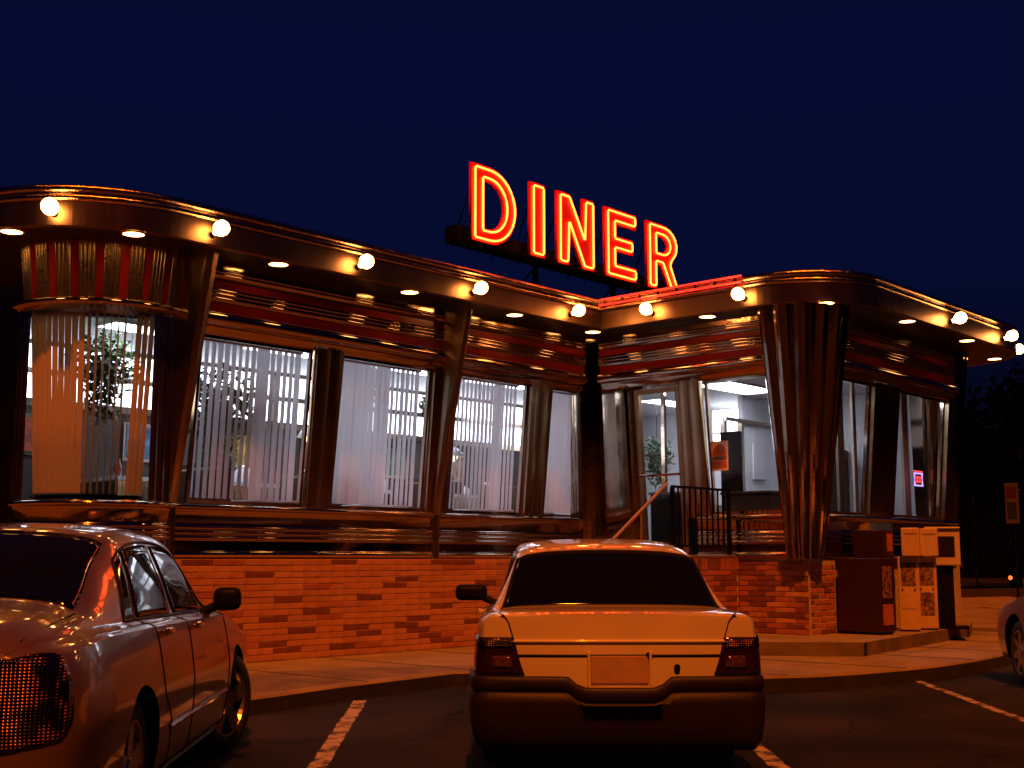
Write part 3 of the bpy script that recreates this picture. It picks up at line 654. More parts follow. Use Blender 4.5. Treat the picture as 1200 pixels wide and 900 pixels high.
for i, (x, c) in enumerate(((7.6, (.45, .08, .04)), (9.0, (.08, .16, .28)), (10.4, (.40, .28, .06)), (11.9, (.30, .06, .10)), (13.3, (.07, .20, .12)), (14.6, (.45, .25, .12)))):
    pf = empty('wall_picture', ('red', 'blue', 'ochre', 'wine coloured', 'green', 'tan')[i]+' framed picture on the wall behind the counter', 'picture', (x, 14.60, 2.75), 0, 'framed pictures behind the counter')
    boxo('frame', (-.34, .34, -.03, -.005, -.25, .25), m_chrome, pf); boxo('print', (-.30, .30, -.035, -.031, -.21, .21), M('picture_print', c, .5, 0, .6, 9), pf)
def booth(x, label):
    t = empty('booth_seat', label, 'booth', (x, 12.3, 1.18), 0, 'booth seats along the windows')
    boxo('backrest', (-.06, .06, -.55, .55, .35, 1.1), m_vinyl, t, bev=.03); boxo('seat', (.07, .5, -.55, .55, .3, .47), m_vinyl, t, bev=.03); boxo('top_trim', (-.05, .05, -.56, .56, 1.101, 1.14), m_wood, t)
for x, s in ((8.3, 'first straight window'), (9.9, 'left part of the second straight window'), (11.8, 'third straight window'), (13.5, 'narrow fourth window')): booth(x, 'brown booth seat behind the '+s)
def table(x, label):
    t = empty('dining_table', label, 'table', (x, 12.3, 1.18), 0, 'dining tables along the windows')
    boxo('tabletop', (-.35, .35, -.55, .55, .70, .74), m_white, t, bev=.01); boxo('pedestal', (-.04, .04, -.04, .04, .02, .70), m_chrome, t); boxo('foot', (-.25, .25, -.25, .25, 0, .02), m_black, t)
for x, s in ((9.1, 'right edge of the first straight window'), (10.7, 'right part of the second straight window'), (12.7, 'right part of the third straight window')): table(x, 'white topped table behind the '+s)
def leaves(bm, n, c, rad, size, drop=1.0, rng=random):
    for i in range(n):
        v = Vector((rng.gauss(0, 1), rng.gauss(0, 1), rng.gauss(0, 1))); v.normalize(); r = rng.random()**.45
        p = Vector(c)+Vector((v.x*rad[0]*r, v.y*rad[1]*r, v.z*rad[2]*r)); s = size*rng.uniform(.6, 1.3)
        a = Vector((rng.uniform(-1, 1), rng.uniform(-1, 1), rng.uniform(-1, .4))).normalized(); b = a.cross(Vector((rng.uniform(-1, 1), rng.uniform(-1, 1), 1))).normalized()
        q = [bm.verts.new(p-a*s), bm.verts.new(p+b*s*.45), bm.verts.new(p+a*s), bm.verts.new(p-b*s*.45)]; bm.faces.new(q)
def hanging_plant(x, y, z, r, label, n=420):
    t = empty('hanging_plant', label, 'plant', (x, y, z))
    bm = bmesh.new(); lathe(bm, [(.03, -.13), (.13, -.10), (.16, .02), (.15, .03)], 12); link('pot', bm, m_wood, t)
    bm = bmesh.new(); leaves(bm, n, (0, 0, .02), (r, r, r*.95), .05); leaves(bm, n//2, (0, 0, -r*.8), (r*.5, r*.5, r*.9), .045); link('foliage', bm, m_leaf, t)
    bm = bmesh.new(); tube(bm, [(0, 0, .03), (0, 0, 3.92-z)], .006, 5); link('hanger', bm, m_black, t)
hanging_plant(7.5, 13.1, 3.45, .42, 'green hanging plant seen through the curved bay window', 900)
hanging_plant(8.45, 12.2, 3.0, .5, 'trailing green plant hanging behind the first straight blind', 1100)
hanging_plant(10.7, 12.3, 3.35, .22, 'green plant hanging behind the top of the second straight blind')
hanging_plant(12.1, 12.4, 3.3, .2, 'small plant hanging behind the left side of the third straight blind')
hanging_plant(17.3, 12.35, 2.95, .34, 'green plant with pink flowers hanging beyond the glass door')
def pendant(x, y, z, label):
    t = empty('pendant_lamp', label, 'pendant lamp', (x, y, z)); bm = bmesh.new(); lathe(bm, [(.05, .14), (.10, .10), (.17, 0), (.165, 0)], 16); link('shade', bm, m_white, t, smooth=True)
    bm = bmesh.new(); bmesh.ops.create_uvsphere(bm, u_segments=12, v_segments=8, radius=.07); link('bulb', bm, m_lampshade, t, smooth=True); bm = bmesh.new(); tube(bm, [(0, 0, .14), (0, 0, 3.92-z)], .008, 6); link('cord', bm, m_black, t)
pendant(13.0, 12.9, 2.72, 'small white shaded pendant lamp glowing behind the third straight blind')
pendant(10.9, 13.6, 2.9, 'small pendant lamp glowing behind the second straight blind')
# vestibule interior (parts of the diner building)
bm = bmesh.new(); box(bm, 17.9, 19.3, 11.05, 11.13, 1.18, 3.92); box(bm, 18.95, 19.03, 8.5, 11.04, 1.18, 3.92); dpart('vestibule_wall', bm, m_white)
bm = bmesh.new(); box(bm, 17.30, 17.38, 11.02, 11.10, 1.18, 3.5); box(bm, 17.82, 17.89, 11.02, 11.10, 1.18, 3.5); box(bm, 17.3, 19.2, 10.98, 11.04, 3.46, 3.52); box(bm, 15.6, 15.66, 11.0, 11.06, 1.18, 3.9); box(bm, 16.4, 16.46, 11.0, 11.06, 1.18, 3.9); dpart('inner_door_frame', bm, m_steel)
bm = bmesh.new(); box(bm, 18.15, 18.55, 11.01, 11.04, 2.55, 3.15, bev=.01); dpart('wall_vent', bm, m_white)
bm = bmesh.new(); box(bm, 18.86, 18.90, 11.5, 12.25, 3.05, 3.85); dpart('backlit_panel', bm, m_clere); bm = bmesh.new(); box(bm, 18.84, 18.89, 11.5, 12.25, 3.42, 3.46); dpart('panel_rail', bm, m_steel)
bm = bmesh.new(); box(bm, 14.9, 15.5, 12.0, 12.6, 1.18, 2.95, bev=.03); box(bm, 14.86, 14.895, 12.05, 12.55, 2.4, 2.75); o = dpart('wall_cabinet', bm, m_white)
ps = empty('host_stand', 'dark host stand with sloping top inside the vestibule', 'host stand', (15.45, 9.35, 1.18)); boxo('cabinet', (-.25, .25, -.35, .35, 0, .95), m_wood, ps, bev=.01)
bm = bmesh.new(); box(bm, -.30, .30, -.40, .40, .96, 1.0, bev=.008); link('top', bm, m_wood, ps)
bd = empty('menu_board', 'tall black standing board behind the poster in the vestibule', 'board', (15.3, 9.64, 1.18)); boxo('panel', (-.03, .03, -.17, .17, .05, 1.86), m_black, bd, bev=.02); boxo('base', (-.16, .16, -.2, .2, 0, .05), m_black, bd)
cb = empty('low_cabinet', 'low dark cabinet behind the glass entrance door', 'cabinet', (15.6, 10.75, 1.18)); boxo('body', (-.2, .2, -.38, .38, 0, 1.02), m_black, cb, bev=.01); boxo('cabinet_top', (-.22, .22, -.4, .4, 1.021, 1.05), m_wood, cb)
rg = empty('white_chest', 'white chest right of the dark cabinet behind the door', 'chest', (16.4, 10.55, 1.18)); boxo('body', (-.2, .2, -.25, .25, 0, .84), m_white, rg, bev=.02); boxo('lid', (-.21, .21, -.26, .26, .841, .88), m_white, rg, bev=.01)
# poster on the glass of wall B (flat print) with arch figure and block
m_or = M('poster_orange', (.5, .14, .04), .6, 0, .1, 20); m_cr = M('poster_cream', (.85, .75, .6), .6, 0, .05, 20); m_gr = M('poster_grey', (.18, .12, .10), .6)
po = empty('window_poster', 'small orange and cream poster taped inside the vestibule window', 'poster', (14.40-.0, 9.26, 2.62))
boxo('sheet', (.0, .004, -.135, .135, -.20, .20), m_cr, po); bm = bmesh.new(); prism(bm, [(x, z) for x, z in [(-.11, 0)]+[( -.11*cos(radians(a)), .16*sin(radians(a))) for a in range(10, 171, 10)]+[(.11, 0)]], 0, .003)
bmesh.ops.transform(bm, matrix=Matrix(((0, 0, -1, 0), (1, 0, 0, 0), (0, 1, 0, 0), (0, 0, 0, 1))), verts=bm.verts); fixn(bm); link('arch_print', bm, m_or, po)
boxo('lower_print', (-.003, 0, -.11, .11, -.17, -.07), m_or, po); boxo('grey_print', (-.003, 0, -.11, .11, -.06, -.005), m_gr, po)
# small neon window sign on wall C
ns = empty('window_neon', 'tiny pink and blue square neon sign in the right-hand vestibule window', 'neon sign', (17.98, 8.10, 2.42))
bm = bmesh.new(); tube(bm, [(-.13, 0, -.09), (.13, 0, -.09), (.13, 0, .09), (-.13, 0, .09)], .016, 8, closed=True); link('border_tube', bm, m_neonw, ns)
bm = bmesh.new(); tube(bm, [(-.05, 0, -.03), (.05, 0, -.03), (.05, 0, .03), (-.05, 0, .03)], .02, 8, closed=True); tube(bm, [(-.14, 0, .12), (.14, 0, .12)], .010, 8); link('inner_tube', bm, m_neonr, ns)
# curtains/pillars in wall C windows
m_curt = M('cream_panel', (.55, .46, .36), .7, 0, .12, 3, stretch=(8, 8, .5))
for (x0, x1, y) in ((15.9, 16.08, 8.30), (16.95, 17.05, 8.6), (18.05, 18.25, 8.35)):
    bm = bmesh.new(); box(bm, x0, x1, y, y+.04, 1.3, 3.85); dpart('interior_post', bm, m_curt)
bm = bmesh.new(); box(bm, 17.1, 18.9, 9.7, 9.78, 1.18, 3.0); dpart('interior_partition', bm, m_wood)

# ---------------------------------------------------------------- newspaper boxes on the platform
m_maroon = M('maroon_paint', (.028, .004, .007), .45, 0, .2, 3); m_yel = M('cream_yellow_paint', (.58, .42, .17), .45, 0, .12, 4); m_whp = M('white_box_paint', (.62, .52, .42), .4, 0, .1, 4)
m_print = M('newspaper_print', (.32, .16, .08), .6, 0, .0, 22, col2=(.05, .03, .03), lo=.42, hi=.58); m_print2 = M('colour_print', (.55, .20, .06), .6, 0, .0, 30, col2=(.30, .07, .02), lo=.4, hi=.6)
m_smoke = M('smoked_window', (.02, .016, .014), .12, 0, .2, 3)
mb = empty('newspaper_box', 'large maroon newspaper box with an orange poster on its front, beside the brick pier', 'newspaper box', (15.05, 7.64, .3))
boxo('body', (0, .36, -.30, .30, .03, .96), m_maroon, mb, bev=.012); boxo('foot', (.02, .34, -.28, .28, 0, .03), m_black, mb)
boxo('display_window', (.05, .31, -.306, -.301, .46, .86), m_print, mb); boxo('poster', (.04, .32, -.307, -.301, .12, .38), m_print2, mb); bm = bmesh.new(); tube(bm, [(.33, -.33, .5), (.33, -.33, .7)], .008, 6); link('handle', bm, m_chrome, mb)
mb2 = empty('vending_cabinet', 'taller dark maroon cabinet standing behind the maroon newspaper box', 'cabinet', (15.62, 7.72, .3)); boxo('body', (-.12, .18, -.22, .2, .02, 1.33), m_maroon, mb2, bev=.012); boxo('foot', (-.1, .16, -.2, .18, 0, .02), m_black, mb2); boxo('front_print', (-.02, .14, -.226, -.221, 1.05, 1.28), m_print2, mb2)
def rack(x, y, rz, label, lower):
    t = empty('newspaper_rack', label, 'newspaper rack', (x, y, .3), rz, 'yellow newspaper racks')
    # local -x looks to the camera
    boxo('body', (-.12, .12, -.13, .13, .02, .98), m_yel, t, bev=.01); boxo('foot', (-.11, .11, -.12, .12, 0, .02), m_black, t)
    boxo('coin_head', (-.22, .04, -.16, .07, .985, 1.36), m_yel, t, bev=.012)
    boxo('head_print', (-.20, .03, -.166, -.161, 1.0, 1.35), m_print2, t); boxo('head_plate', (-.224, -.221, -.13, .04, 1.28, 1.285), m_black, t)
    boxo('display_window', (-.126, -.121, -.09, .09, .60, .90), m_print, t); boxo('lower_card', (-.126, -.121, -.09, .09, .20 if lower else .30, .50), m_print if lower else m_yel, t)
    for yy in (-.08, .08):
        bm = bmesh.new(); bmesh.ops.create_uvsphere(bm, u_segments=8, v_segments=6, radius=.012, matrix=Matrix.Translation((-.126, yy, .55))); link('knob', bm, m_black, t)
rack(16.20, 7.50, radians(25), 'yellow newspaper rack with pale lower panel, next to the maroon box', 0)
rack(16.72, 7.48, radians(25), 'yellow newspaper rack with dark lower window, left of the white topped box', 1)
wb = empty('newspaper_box', 'white newspaper box with dark window on a black pedestal', 'newspaper box', (17.25, 7.47, .3), radians(25))
boxo('cabinet', (-.2, .2, -.23, .23, .86, 1.36), m_whp, wb, bev=.015); boxo('display_window', (-.206, -.201, -.16, .16, .98, 1.26), m_smoke, wb); boxo('pedestal', (-.12, .12, -.13, .13, .03, .855), m_black, wb, bev=.01); boxo('base_plate', (-.28, .28, -.3, .3, 0, .03), m_black, wb); boxo('hood', (-.23, .2, -.235, .235, 1.362, 1.39), m_whp, wb, bev=.01)

# ---------------------------------------------------------------- cars
def pchip(xs, ys, x):
    xs = np.array(xs, float); ys = np.array(ys, float); h = np.diff(xs); dl = np.diff(ys)/h; m = np.zeros(len(xs))
    for i in range(1, len(xs)-1):
        if dl[i-1]*dl[i] > 0: w1 = 2*h[i]+h[i-1]; w2 = h[i]+2*h[i-1]; m[i] = (w1+w2)/(w1/dl[i-1]+w2/dl[i])
    m[0] = dl[0]; m[-1] = dl[-1]
    i = int(np.clip(np.searchsorted(xs, x)-1, 0, len(h)-1)); t = (x-xs[i])/h[i]; t = min(1, max(0, t))
    return float((2*t**3-3*t**2+1)*ys[i]+(t**3-2*t**2+t)*h[i]*m[i]+(-2*t**3+3*t**2)*ys[i+1]+(t**3-t**2)*h[i]*m[i+1])
class Car:
    # stations: x, w, zt, wr, dr, zb, wb
    def __init__(s, st, zm=.62, bowr=.10, bowf=.28, zlow=.2):
        s.st = st; s.xs = [a[0] for a in st]; s.zm = zm; s.x0 = s.xs[0]; s.x1 = s.xs[-1]; s.bow = {0: bowr, 1: bowf}; s.zl = zlow
    def prm(s, x): return [pchip(s.xs, [a[i] for a in s.st], x) for i in range(1, 7)]
    def ctrl(s, x):
        w, zt, wr, dr, zb, wb = s.prm(x); zl = s.zl
        p3 = (wr, zt-dr); p5 = (wb, min(zb, zt-dr-.004)); zc = p5[1]
        return [(0, zt), (.5*wr, zt-dr*.10), (.84*wr, zt-dr*.42), p3, ((p3[0]+p5[0])/2+.012, (p3[1]+p5[1])/2), p5, (wb+(w-wb)*.62, zc-.035), (w, s.zm), (w-.006, .45), (w-.035, .27), (w-.12, zl), (0, zl)]
    def sec(s, x, q):
        C = s.ctrl(x); i = int(min(max(math.floor(q), 0), 10)); t = q-i
        P = lambda k: C[max(0, min(11, k))]
        a, b, c, d_ = P(i-1), P(i), P(i+1), P(i+2)
        if i == 0: a = (-b[0]-(c[0]-b[0]), c[1])
        if i >= 10: return (b[0]+(c[0]-b[0])*t, b[1]+(c[1]-b[1])*t)
        k = .5
        def h(u): # catmull rom with low tension near rail/belt
            m1 = k*(c[u]-a[u]); m2 = k*(d_[u]-b[u]); lim = abs(c[u]-b[u])*1.5; m1 = max(-lim, min(lim, m1)); m2 = max(-lim, min(lim, m2))
            return (2*t**3-3*t*t+1)*b[u]+(t**3-2*t*t+t)*m1+(-2*t**3+3*t*t)*c[u]+(t**3-t*t)*m2
        return h(0), h(1)
    def cap(s, e, a, q):
        xe = s.x1 if e else s.x0; sg = 1 if e else -1; y, z = s.sec(xe, q); y3, z3 = s.sec(xe, 3)
        cr = s.sec(xe, 0)[1]-z3; f = max(0, 1-(q-3)/3) if q > 3 else 1
        zz = (z if q >= 3 else z3)+cr*(1-a*a)*f
        rake = 0 if z > .75 else 0
        return Vector((xe+sg*(s.bow[e]*(1-abs(a)**2.4)*(.55+.45*min(1, max(0, (s.sec(xe, 3)[1]-z)/.25)))), a*(y if q >= 3 else y3), zz))
    def P(s, x, q, side=1):
        if x <= s.x0+1e-6 or x >= s.x1-1e-6:
            e = 0 if x <= s.x0+1e-6 else 1; y, z = s.sec(s.x1 if e else s.x0, q)
            if q < 3: y3 = s.sec(s.x1 if e else s.x0, 3)[0]; v = s.cap(e, y/y3, 3)
            elif q > 10: y3 = s.sec(s.x1 if e else s.x0, 10)[0]; v = s.cap(e, y/y3, 10)
            else: v = s.cap(e, 1, q)
        else:
            y, z = s.sec(x, q); v = Vector((x, y, z))
        return Vector((v.x, v.y*side, v.z))
    def W(s, u, q, e=0):
        """wraps round the rear (e=0) or front corner: u<0 across the cap, u>0 along the side (side +y)"""
        xe = s.x1 if e else s.x0; sg = 1 if e else -1
        if u > 0: return s.P(xe-sg*u, q)
        ye = s.sec(xe, q)[0]; return s.cap(e, 1+u/ye, q)
    def patch(s, fn, nu, nv, off=.004, side=1):
        def N(u, v):
            e = 2e-3; a = fn(min(1, u+e), v)-fn(max(0, u-e), v); b = fn(u, min(1, v+e))-fn(u, max(0, v-e)); n = a.cross(b)
            if n.length < 1e-9: return Vector((0, 0, 1))
            n.normalize(); c = fn(u, v)
            ref = Vector((c.x*.35, c.y, c.z-.55))
            return n if n.dot(ref) > 0 else -n
        bm = bmesh.new(); rows = [[None]*(nu+1) for _ in range(nv+1)]
        for j in range(nv+1):
            for i in range(nu+1):
                p = fn(i/nu, j/nv)+N(i/nu, j/nv)*off; rows[j][i] = (p.x, p.y*side, p.z)
        grid(bm, rows); 
        # thin rim so that the patch has an edge
        r = bmesh.ops.extrude_edge_only(bm, edges=[e for e in bm.edges if e.is_boundary])
        vs = [g for g in r['geom'] if isinstance(g, bmesh.types.BMVert)]
        fixn(bm); c = Vector((0, 0, .55))
        for v in vs:
            n = (Vector((v.co.x*.35, v.co.y, v.co.z-.55))).normalized(); v.co -= n*(off+.004)
        return bm
def wheel(parent, x, y, r, rimr, steer=0, nsp=7, w_=.20):
    sd = 1 if y > 0 else -1
    t = bpy.data.objects.new('wheel', None); COL.objects.link(t); t.parent = parent; t.location = (x, y, r); t.rotation_euler = (0, 0, steer); t.empty_display_size = .1
    bm = bmesh.new(); h = w_/2
    lathe(bm, [(rimr, -h*sd), (r-.05, -h*sd), (r-.012, -h*.85*sd), (r, -h*.6*sd), (r, h*.6*sd), (r-.012, h*.85*sd), (r-.05, h*sd), (rimr+.012, h*1.02*sd), (rimr-.006, h*.9*sd)], 40, 'y')
    fixn(bm); link('tyre', bm, m_rubber, t, smooth=True)
    bm = bmesh.new(); lathe(bm, [(rimr+.004, h*.96*sd), (rimr-.012, h*.94*sd), (rimr-.03, h*.5*sd), (rimr-.04, -h*.5*sd)], 36, 'y')
    for k in range(nsp):
        a = 2*pi*k/nsp; R = Matrix.Rotation(a, 4, 'Y'); n0 = len(bm.verts)
        pts = [(.035, .045), (rimr-.02, .028 if nsp > 5 else .05)]; vs = []
        for rr, hw in pts:
            for q in (-1, 1):
                for dd in (h*.88*sd if rr > .1 else h*.80*sd, h*.5*sd): vs.append(bm.verts.new(R @ Vector((q*hw, dd, rr))))
        for idx in ((0, 2, 6, 4), (1, 5, 7, 3), (0, 4, 5, 1), (2, 3, 7, 6)): bm.faces.new([vs[i] for i in idx])
    lathe(bm, [(.001, h*.90*sd), (.05, h*.88*sd), (.062, h*.72*sd), (.062, h*.4*sd)], 18, 'y'); fixn(bm); link('rim', bm, m_rim, t)
    bm = bmesh.new(); lathe(bm, [(.001, h*.30*sd), (rimr-.03, h*.30*sd)], 24, 'y'); link('brake_disc', bm, m_black, t)
m_rim = M('alloy_rim', (.42, .40, .36), .3, .9, .1, 5)
def build_car(car, name, label, loc, heading, paint, wheels, arch_r, glass, extra, steer=0, rimr=.215, nsp=7):
    root = empty(name, label, 'car', loc, heading)
    xs = []
    n = 90
    for k in range(n+1):
        t = k/n; xs.append(car.x0+(car.x1-car.x0)*t)
    xs = sorted(set(xs+[car.x0+.01, car.x0+.02, car.x1-.02, car.x1-.01]))
    qs = [i/5 for i in range(0, 51)]+[10.5, 11]
    bm = bmesh.new(); grid(bm, [[car.P(x, q) for q in qs] for x in xs])
    for e in (0, 1):
        rows = [[car.cap(e, a/10, q) for a in range(0, 11)] for q in [i/5 for i in range(15, 51)]]
        # top row follows the deck crown
        ys = [car.sec(car.x1 if e else car.x0, q)[0] for q in qs if q <= 3]; y3 = ys[-1]
        y10 = car.sec(car.x1 if e else car.x0, 10)[0]
        aa = sorted({round(y/y3, 6) for y in ys} | {0.0, .5, 1.0})
        rows = [[car.cap(e, a, q) for a in aa] for q in [i/5 for i in range(15, 51)]]
        rows.append([Vector((car.cap(e, a, 10).x, car.cap(e, a, 10).y, car.zl)) for a in aa]); grid(bm, rows)
    geo = bm.verts[:]+bm.edges[:]+bm.faces[:]
    r = bmesh.ops.duplicate(bm, geom=geo); vs = [g for g in r['geom'] if isinstance(g, bmesh.types.BMVert)]
    for v in vs: v.co.y = -v.co.y
    bmesh.ops.remove_doubles(bm, verts=bm.verts, dist=.0015); 
    hb = [e for e in bm.edges if e.is_boundary]
    bmesh.ops.holes_fill(bm, edges=hb, sides=0) if hb else None
    fixn(bm)
    body = link('body', bm, paint, root, smooth=True); body.data.materials.append(m_black)
    # wheel wells cut with a solid
    cut = bmesh.new()
    for wx, wy in wheels:
        s_ = 1 if wy > 0 else -1; mt = Matrix.Translation((wx, wy*1.0-s_*.06, wheelr+.015)) @ Matrix.Rotation(pi/2, 4, 'X')
        bmesh.ops.create_cone(cut, cap_ends=True, segments=36, radius1=arch_r, radius2=arch_r, depth=.44, matrix=mt)
    fixn(cut); co = link('cutter', cut, m_black); 
    md = body.modifiers.new('b', 'BOOLEAN'); md.object = co; md.operation = 'DIFFERENCE'; md.solver = 'EXACT'; md.material_mode = 'TRANSFER'
    co.parent = root; bpy.context.view_layer.update(); dg = bpy.context.evaluated_depsgraph_get()
    me = bpy.data.meshes.new_from_object(body.evaluated_get(dg)); body.modifiers.clear(); body.data = me; me.name = 'body'; me.set_sharp_from_angle(angle=radians(38))
    bpy.data.objects.remove(co)
    for i, (wx, wy) in enumerate(wheels): wheel(root, wx, wy*(.905), wheelr, rimr, steer if wx > 0 else 0, nsp)
    for nm, fn, nu, nv, off, mt, both in glass:
        for sd in ((1, -1) if both else (1,)): link(nm, car.patch(fn, nu, nv, off, sd), mt, root, smooth=True)
    extra(root, car)
    return root
wheelr = .325
lerp = lambda a, b, t: a+(b-a)*t
def quad(car, xb0, xb1, xt0, xt1, q0, q1):      # side patch: bottom edge q1 (x xb0..xb1), top edge q0
    return lambda u, v: car.P(lerp(lerp(xt0, xb0, v), lerp(xt1, xb1, v), u), lerp(q0, q1, v))
def across(car, x0, x1, q, m=1):               # window over the whole width between x0 and x1
    def f(u, v):
        x = lerp(x0, x1, v); a = 2*u-1; p = car.P(x, abs(a)*q*1.0); return Vector((p.x, p.y*(1 if a > 0 else -1), p.z))
    return f
def wrap(car, u0, u1, q0, q1, e=0, round_=True):
    def f(u, v):
        if round_:
            a = 2*u-1; b = 2*v-1; a2 = a*sqrt(max(0, 1-.47*b*b)); b2 = b*sqrt(max(0, 1-.47*a*a)); u, v = (a2+1)/2, (b2+1)/2
        return car.W(lerp(u0, u1, u), lerp(q0, q1, v), e)
    return f
def seamline(root, car, pts, r=.0035, name='door_seam', m=None, both=True, off=.001):
    for sd in ((1, -1) if both else (1,)):
        bm = bmesh.new(); P = []
        for (xa, qa), (xb, qb) in zip(pts[:-1], pts[1:]):
            n = max(2, int(8*max(abs(qa-qb), abs(xa-xb)*2)))
            for k in range(n+1):
                p = car.P(lerp(xa, xb, k/n), lerp(qa, qb, k/n)); v = Vector((p.x, p.y*sd+off*sd, p.z))
                if not P or (v-P[-1]).length > 1e-4: P.append(v)
        tube(bm, P, r, 5); link(name, bm, m or m_black, root)
def handle(root, car, x, q, paint, sd):
    p = car.P(x, q); bm = bmesh.new(); box(bm, -.085, .085, -.012, .012, -.017, .017, bev=.007); tube(bm, [(-.07, 0, 0), (-.07, -.03*sd, 0)], .009, 6); tube(bm, [(.07, 0, 0), (.07, -.03*sd, 0)], .009, 6)
    o = link('door_handle', bm, paint, root, smooth=True); o.location = (p.x, (p.y+.028)*sd, p.z)
def mirror(root, car, x, q, sd, m, sz=(.09, .12, .085)):
    p = car.P(x, q); bm = bmesh.new(); box(bm, -sz[0]/2, sz[0]/2, -sz[1], sz[1], -sz[2], sz[2], bev=.04); o = link('mirror', bm, m, root, smooth=True); o.location = (p.x, (p.y+.075+sz[1])*sd, p.z+.075)
    bm = bmesh.new(); tube(bm, [(0, -sz[1]*.8*sd, -.04), (0, -(sz[1]+.07)*sd, -.085)], .028, 8); link('mirror_stalk', bm, m, o)

m_silver = M('silver_tan_paint', (.20, .125, .08), .32, .55, .05, 2, coat=1.0); m_wpaint = M('cream_white_paint', (.60, .52, .36), .42, 0, .05, 1.2, coat=1.0)
m_grey = M('pewter_paint', (.36, .33, .30), .3, .5, .05, 2, coat=1.0); m_bump = M('grey_bumper_plastic', (.014, .009, .009), .5, 0, .15, 5, .1, 80, spec=.3)
# tail lamp lens: ribbed red plastic
def lens_mat(name, c, c2, sc=70):
    m, t, b = nmat(name); tcn = t.nodes.new('ShaderNodeTexCoord'); ch = t.nodes.new('ShaderNodeTexVoronoi'); ch.inputs['Scale'].default_value = sc
    cr = t.nodes.new('ShaderNodeValToRGB'); cr.color_ramp.elements[0].color = (*c2, 1); cr.color_ramp.elements[1].color = (*c, 1); cr.color_ramp.elements[0].position = .15; cr.color_ramp.elements[1].position = .7
    t.links.new(tcn.outputs['Object'], ch.inputs['Vector']); t.links.new(ch.outputs['Distance'], cr.inputs[0]); t.links.new(cr.outputs[0], b.inputs['Base Color'])
    b.inputs['Roughness'].default_value = .12; b.inputs['Coat Weight'].default_value = 1; b.inputs['Coat Roughness'].default_value = .03
    bn = t.nodes.new('ShaderNodeBump'); bn.inputs['Strength'].default_value = .6; bn.inputs['Distance'].default_value = .004; t.links.new(ch.outputs['Distance'], bn.inputs['Height']); t.links.new(bn.outputs[0], b.inputs['Normal'])
    return m
def grid_lens(name):
    m, t, b = nmat(name); tcn = t.nodes.new('ShaderNodeTexCoord'); w1 = t.nodes.new('ShaderNodeTexWave'); w2 = t.nodes.new('ShaderNodeTexWave'); n = t.nodes.new('ShaderNodeTexNoise')
    w1.bands_direction = 'Y'; w2.bands_direction = 'Z'; w1.inputs['Scale'].default_value = 22; w2.inputs['Scale'].default_value = 26; n.inputs['Scale'].default_value = 11
    mu = t.nodes.new('ShaderNodeMath'); mu.operation = 'MULTIPLY'; mu2 = t.nodes.new('ShaderNodeMath'); mu2.operation = 'MULTIPLY'
    for x in (w1, w2, n): t.links.new(tcn.outputs['Object'], x.inputs['Vector'])
    t.links.new(w1.outputs['Fac'], mu.inputs[0]); t.links.new(w2.outputs['Fac'], mu.inputs[1]); t.links.new(mu.outputs[0], mu2.inputs[0]); nr = t.nodes.new('ShaderNodeMapRange'); nr.inputs['From Min'].default_value = .40; nr.inputs['From Max'].default_value = .60; nr.inputs['To Max'].default_value = 1.15; t.links.new(n.outputs['Fac'], nr.inputs[0]); t.links.new(nr.outputs[0], mu2.inputs[1])
    cr = t.nodes.new('ShaderNodeValToRGB'); e = cr.color_ramp.elements; e[0].position = .34; e[0].color = (.004, .001, .001, 1); e[1].position = .70; e[1].color = (.75, .25, .08, 1); k = cr.color_ramp.elements.new(.50); k.color = (.22, .012, .008, 1)
    t.links.new(mu2.outputs[0], cr.inputs[0]); t.links.new(cr.outputs[0], b.inputs['Base Color']); b.inputs['Metallic'].default_value = .35; b.inputs['Roughness'].default_value = .22
    b.inputs['Coat Weight'].default_value = 1; b.inputs['Coat Roughness'].default_value = .02
    bn = t.nodes.new('ShaderNodeBump'); bn.inputs['Strength'].default_value = .7; bn.inputs['Distance'].default_value = .004; t.links.new(mu.outputs[0], bn.inputs['Height']); t.links.new(bn.outputs[0], b.inputs['Normal'])
    return m
m_lens = grid_lens('red_lens'); m_lens_d = lens_mat('dark_red_lens', (.022, .003, .002), (.008, .001, .001), 45); m_lens_o = lens_mat('reverse_lens', (.09, .04, .02), (.04, .015, .01), 45)

# --- left car (mid-size sedan), stations x, w, zt, wr, dr, zb, wb
stL = [(-2.40, .70, .955, .60, .05, .90, .62), (-2.34, .80, .985, .62, .05, .92, .66), (-2.22, .865, 1.02, .64, .055, .935, .70), (-1.95, .895, 1.06, .66, .06, .955, .735),
       (-1.66, .90, 1.09, .66, .07, .965, .745), (-1.10, .905, 1.315, .60, .09, .965, .765), (-.78, .905, 1.41, .585, .075, .962, .77), (-.3, .905, 1.44, .585, .07, .955, .775), (.15, .905, 1.43, .585, .07, .95, .775),
       (.42, .905, 1.40, .60, .08, .945, .775), (.78, .905, 1.20, .64, .09, .94, .77), (1.12, .90, 1.00, .68, .07, .93, .76), (1.5, .895, .945, .68, .06, .885, .74), (1.95, .87, .87, .66, .06, .81, .70), (2.18, .82, .81, .62, .06, .75, .66), (2.30, .72, .76, .56, .06, .70, .59)]
cl = Car(stL)
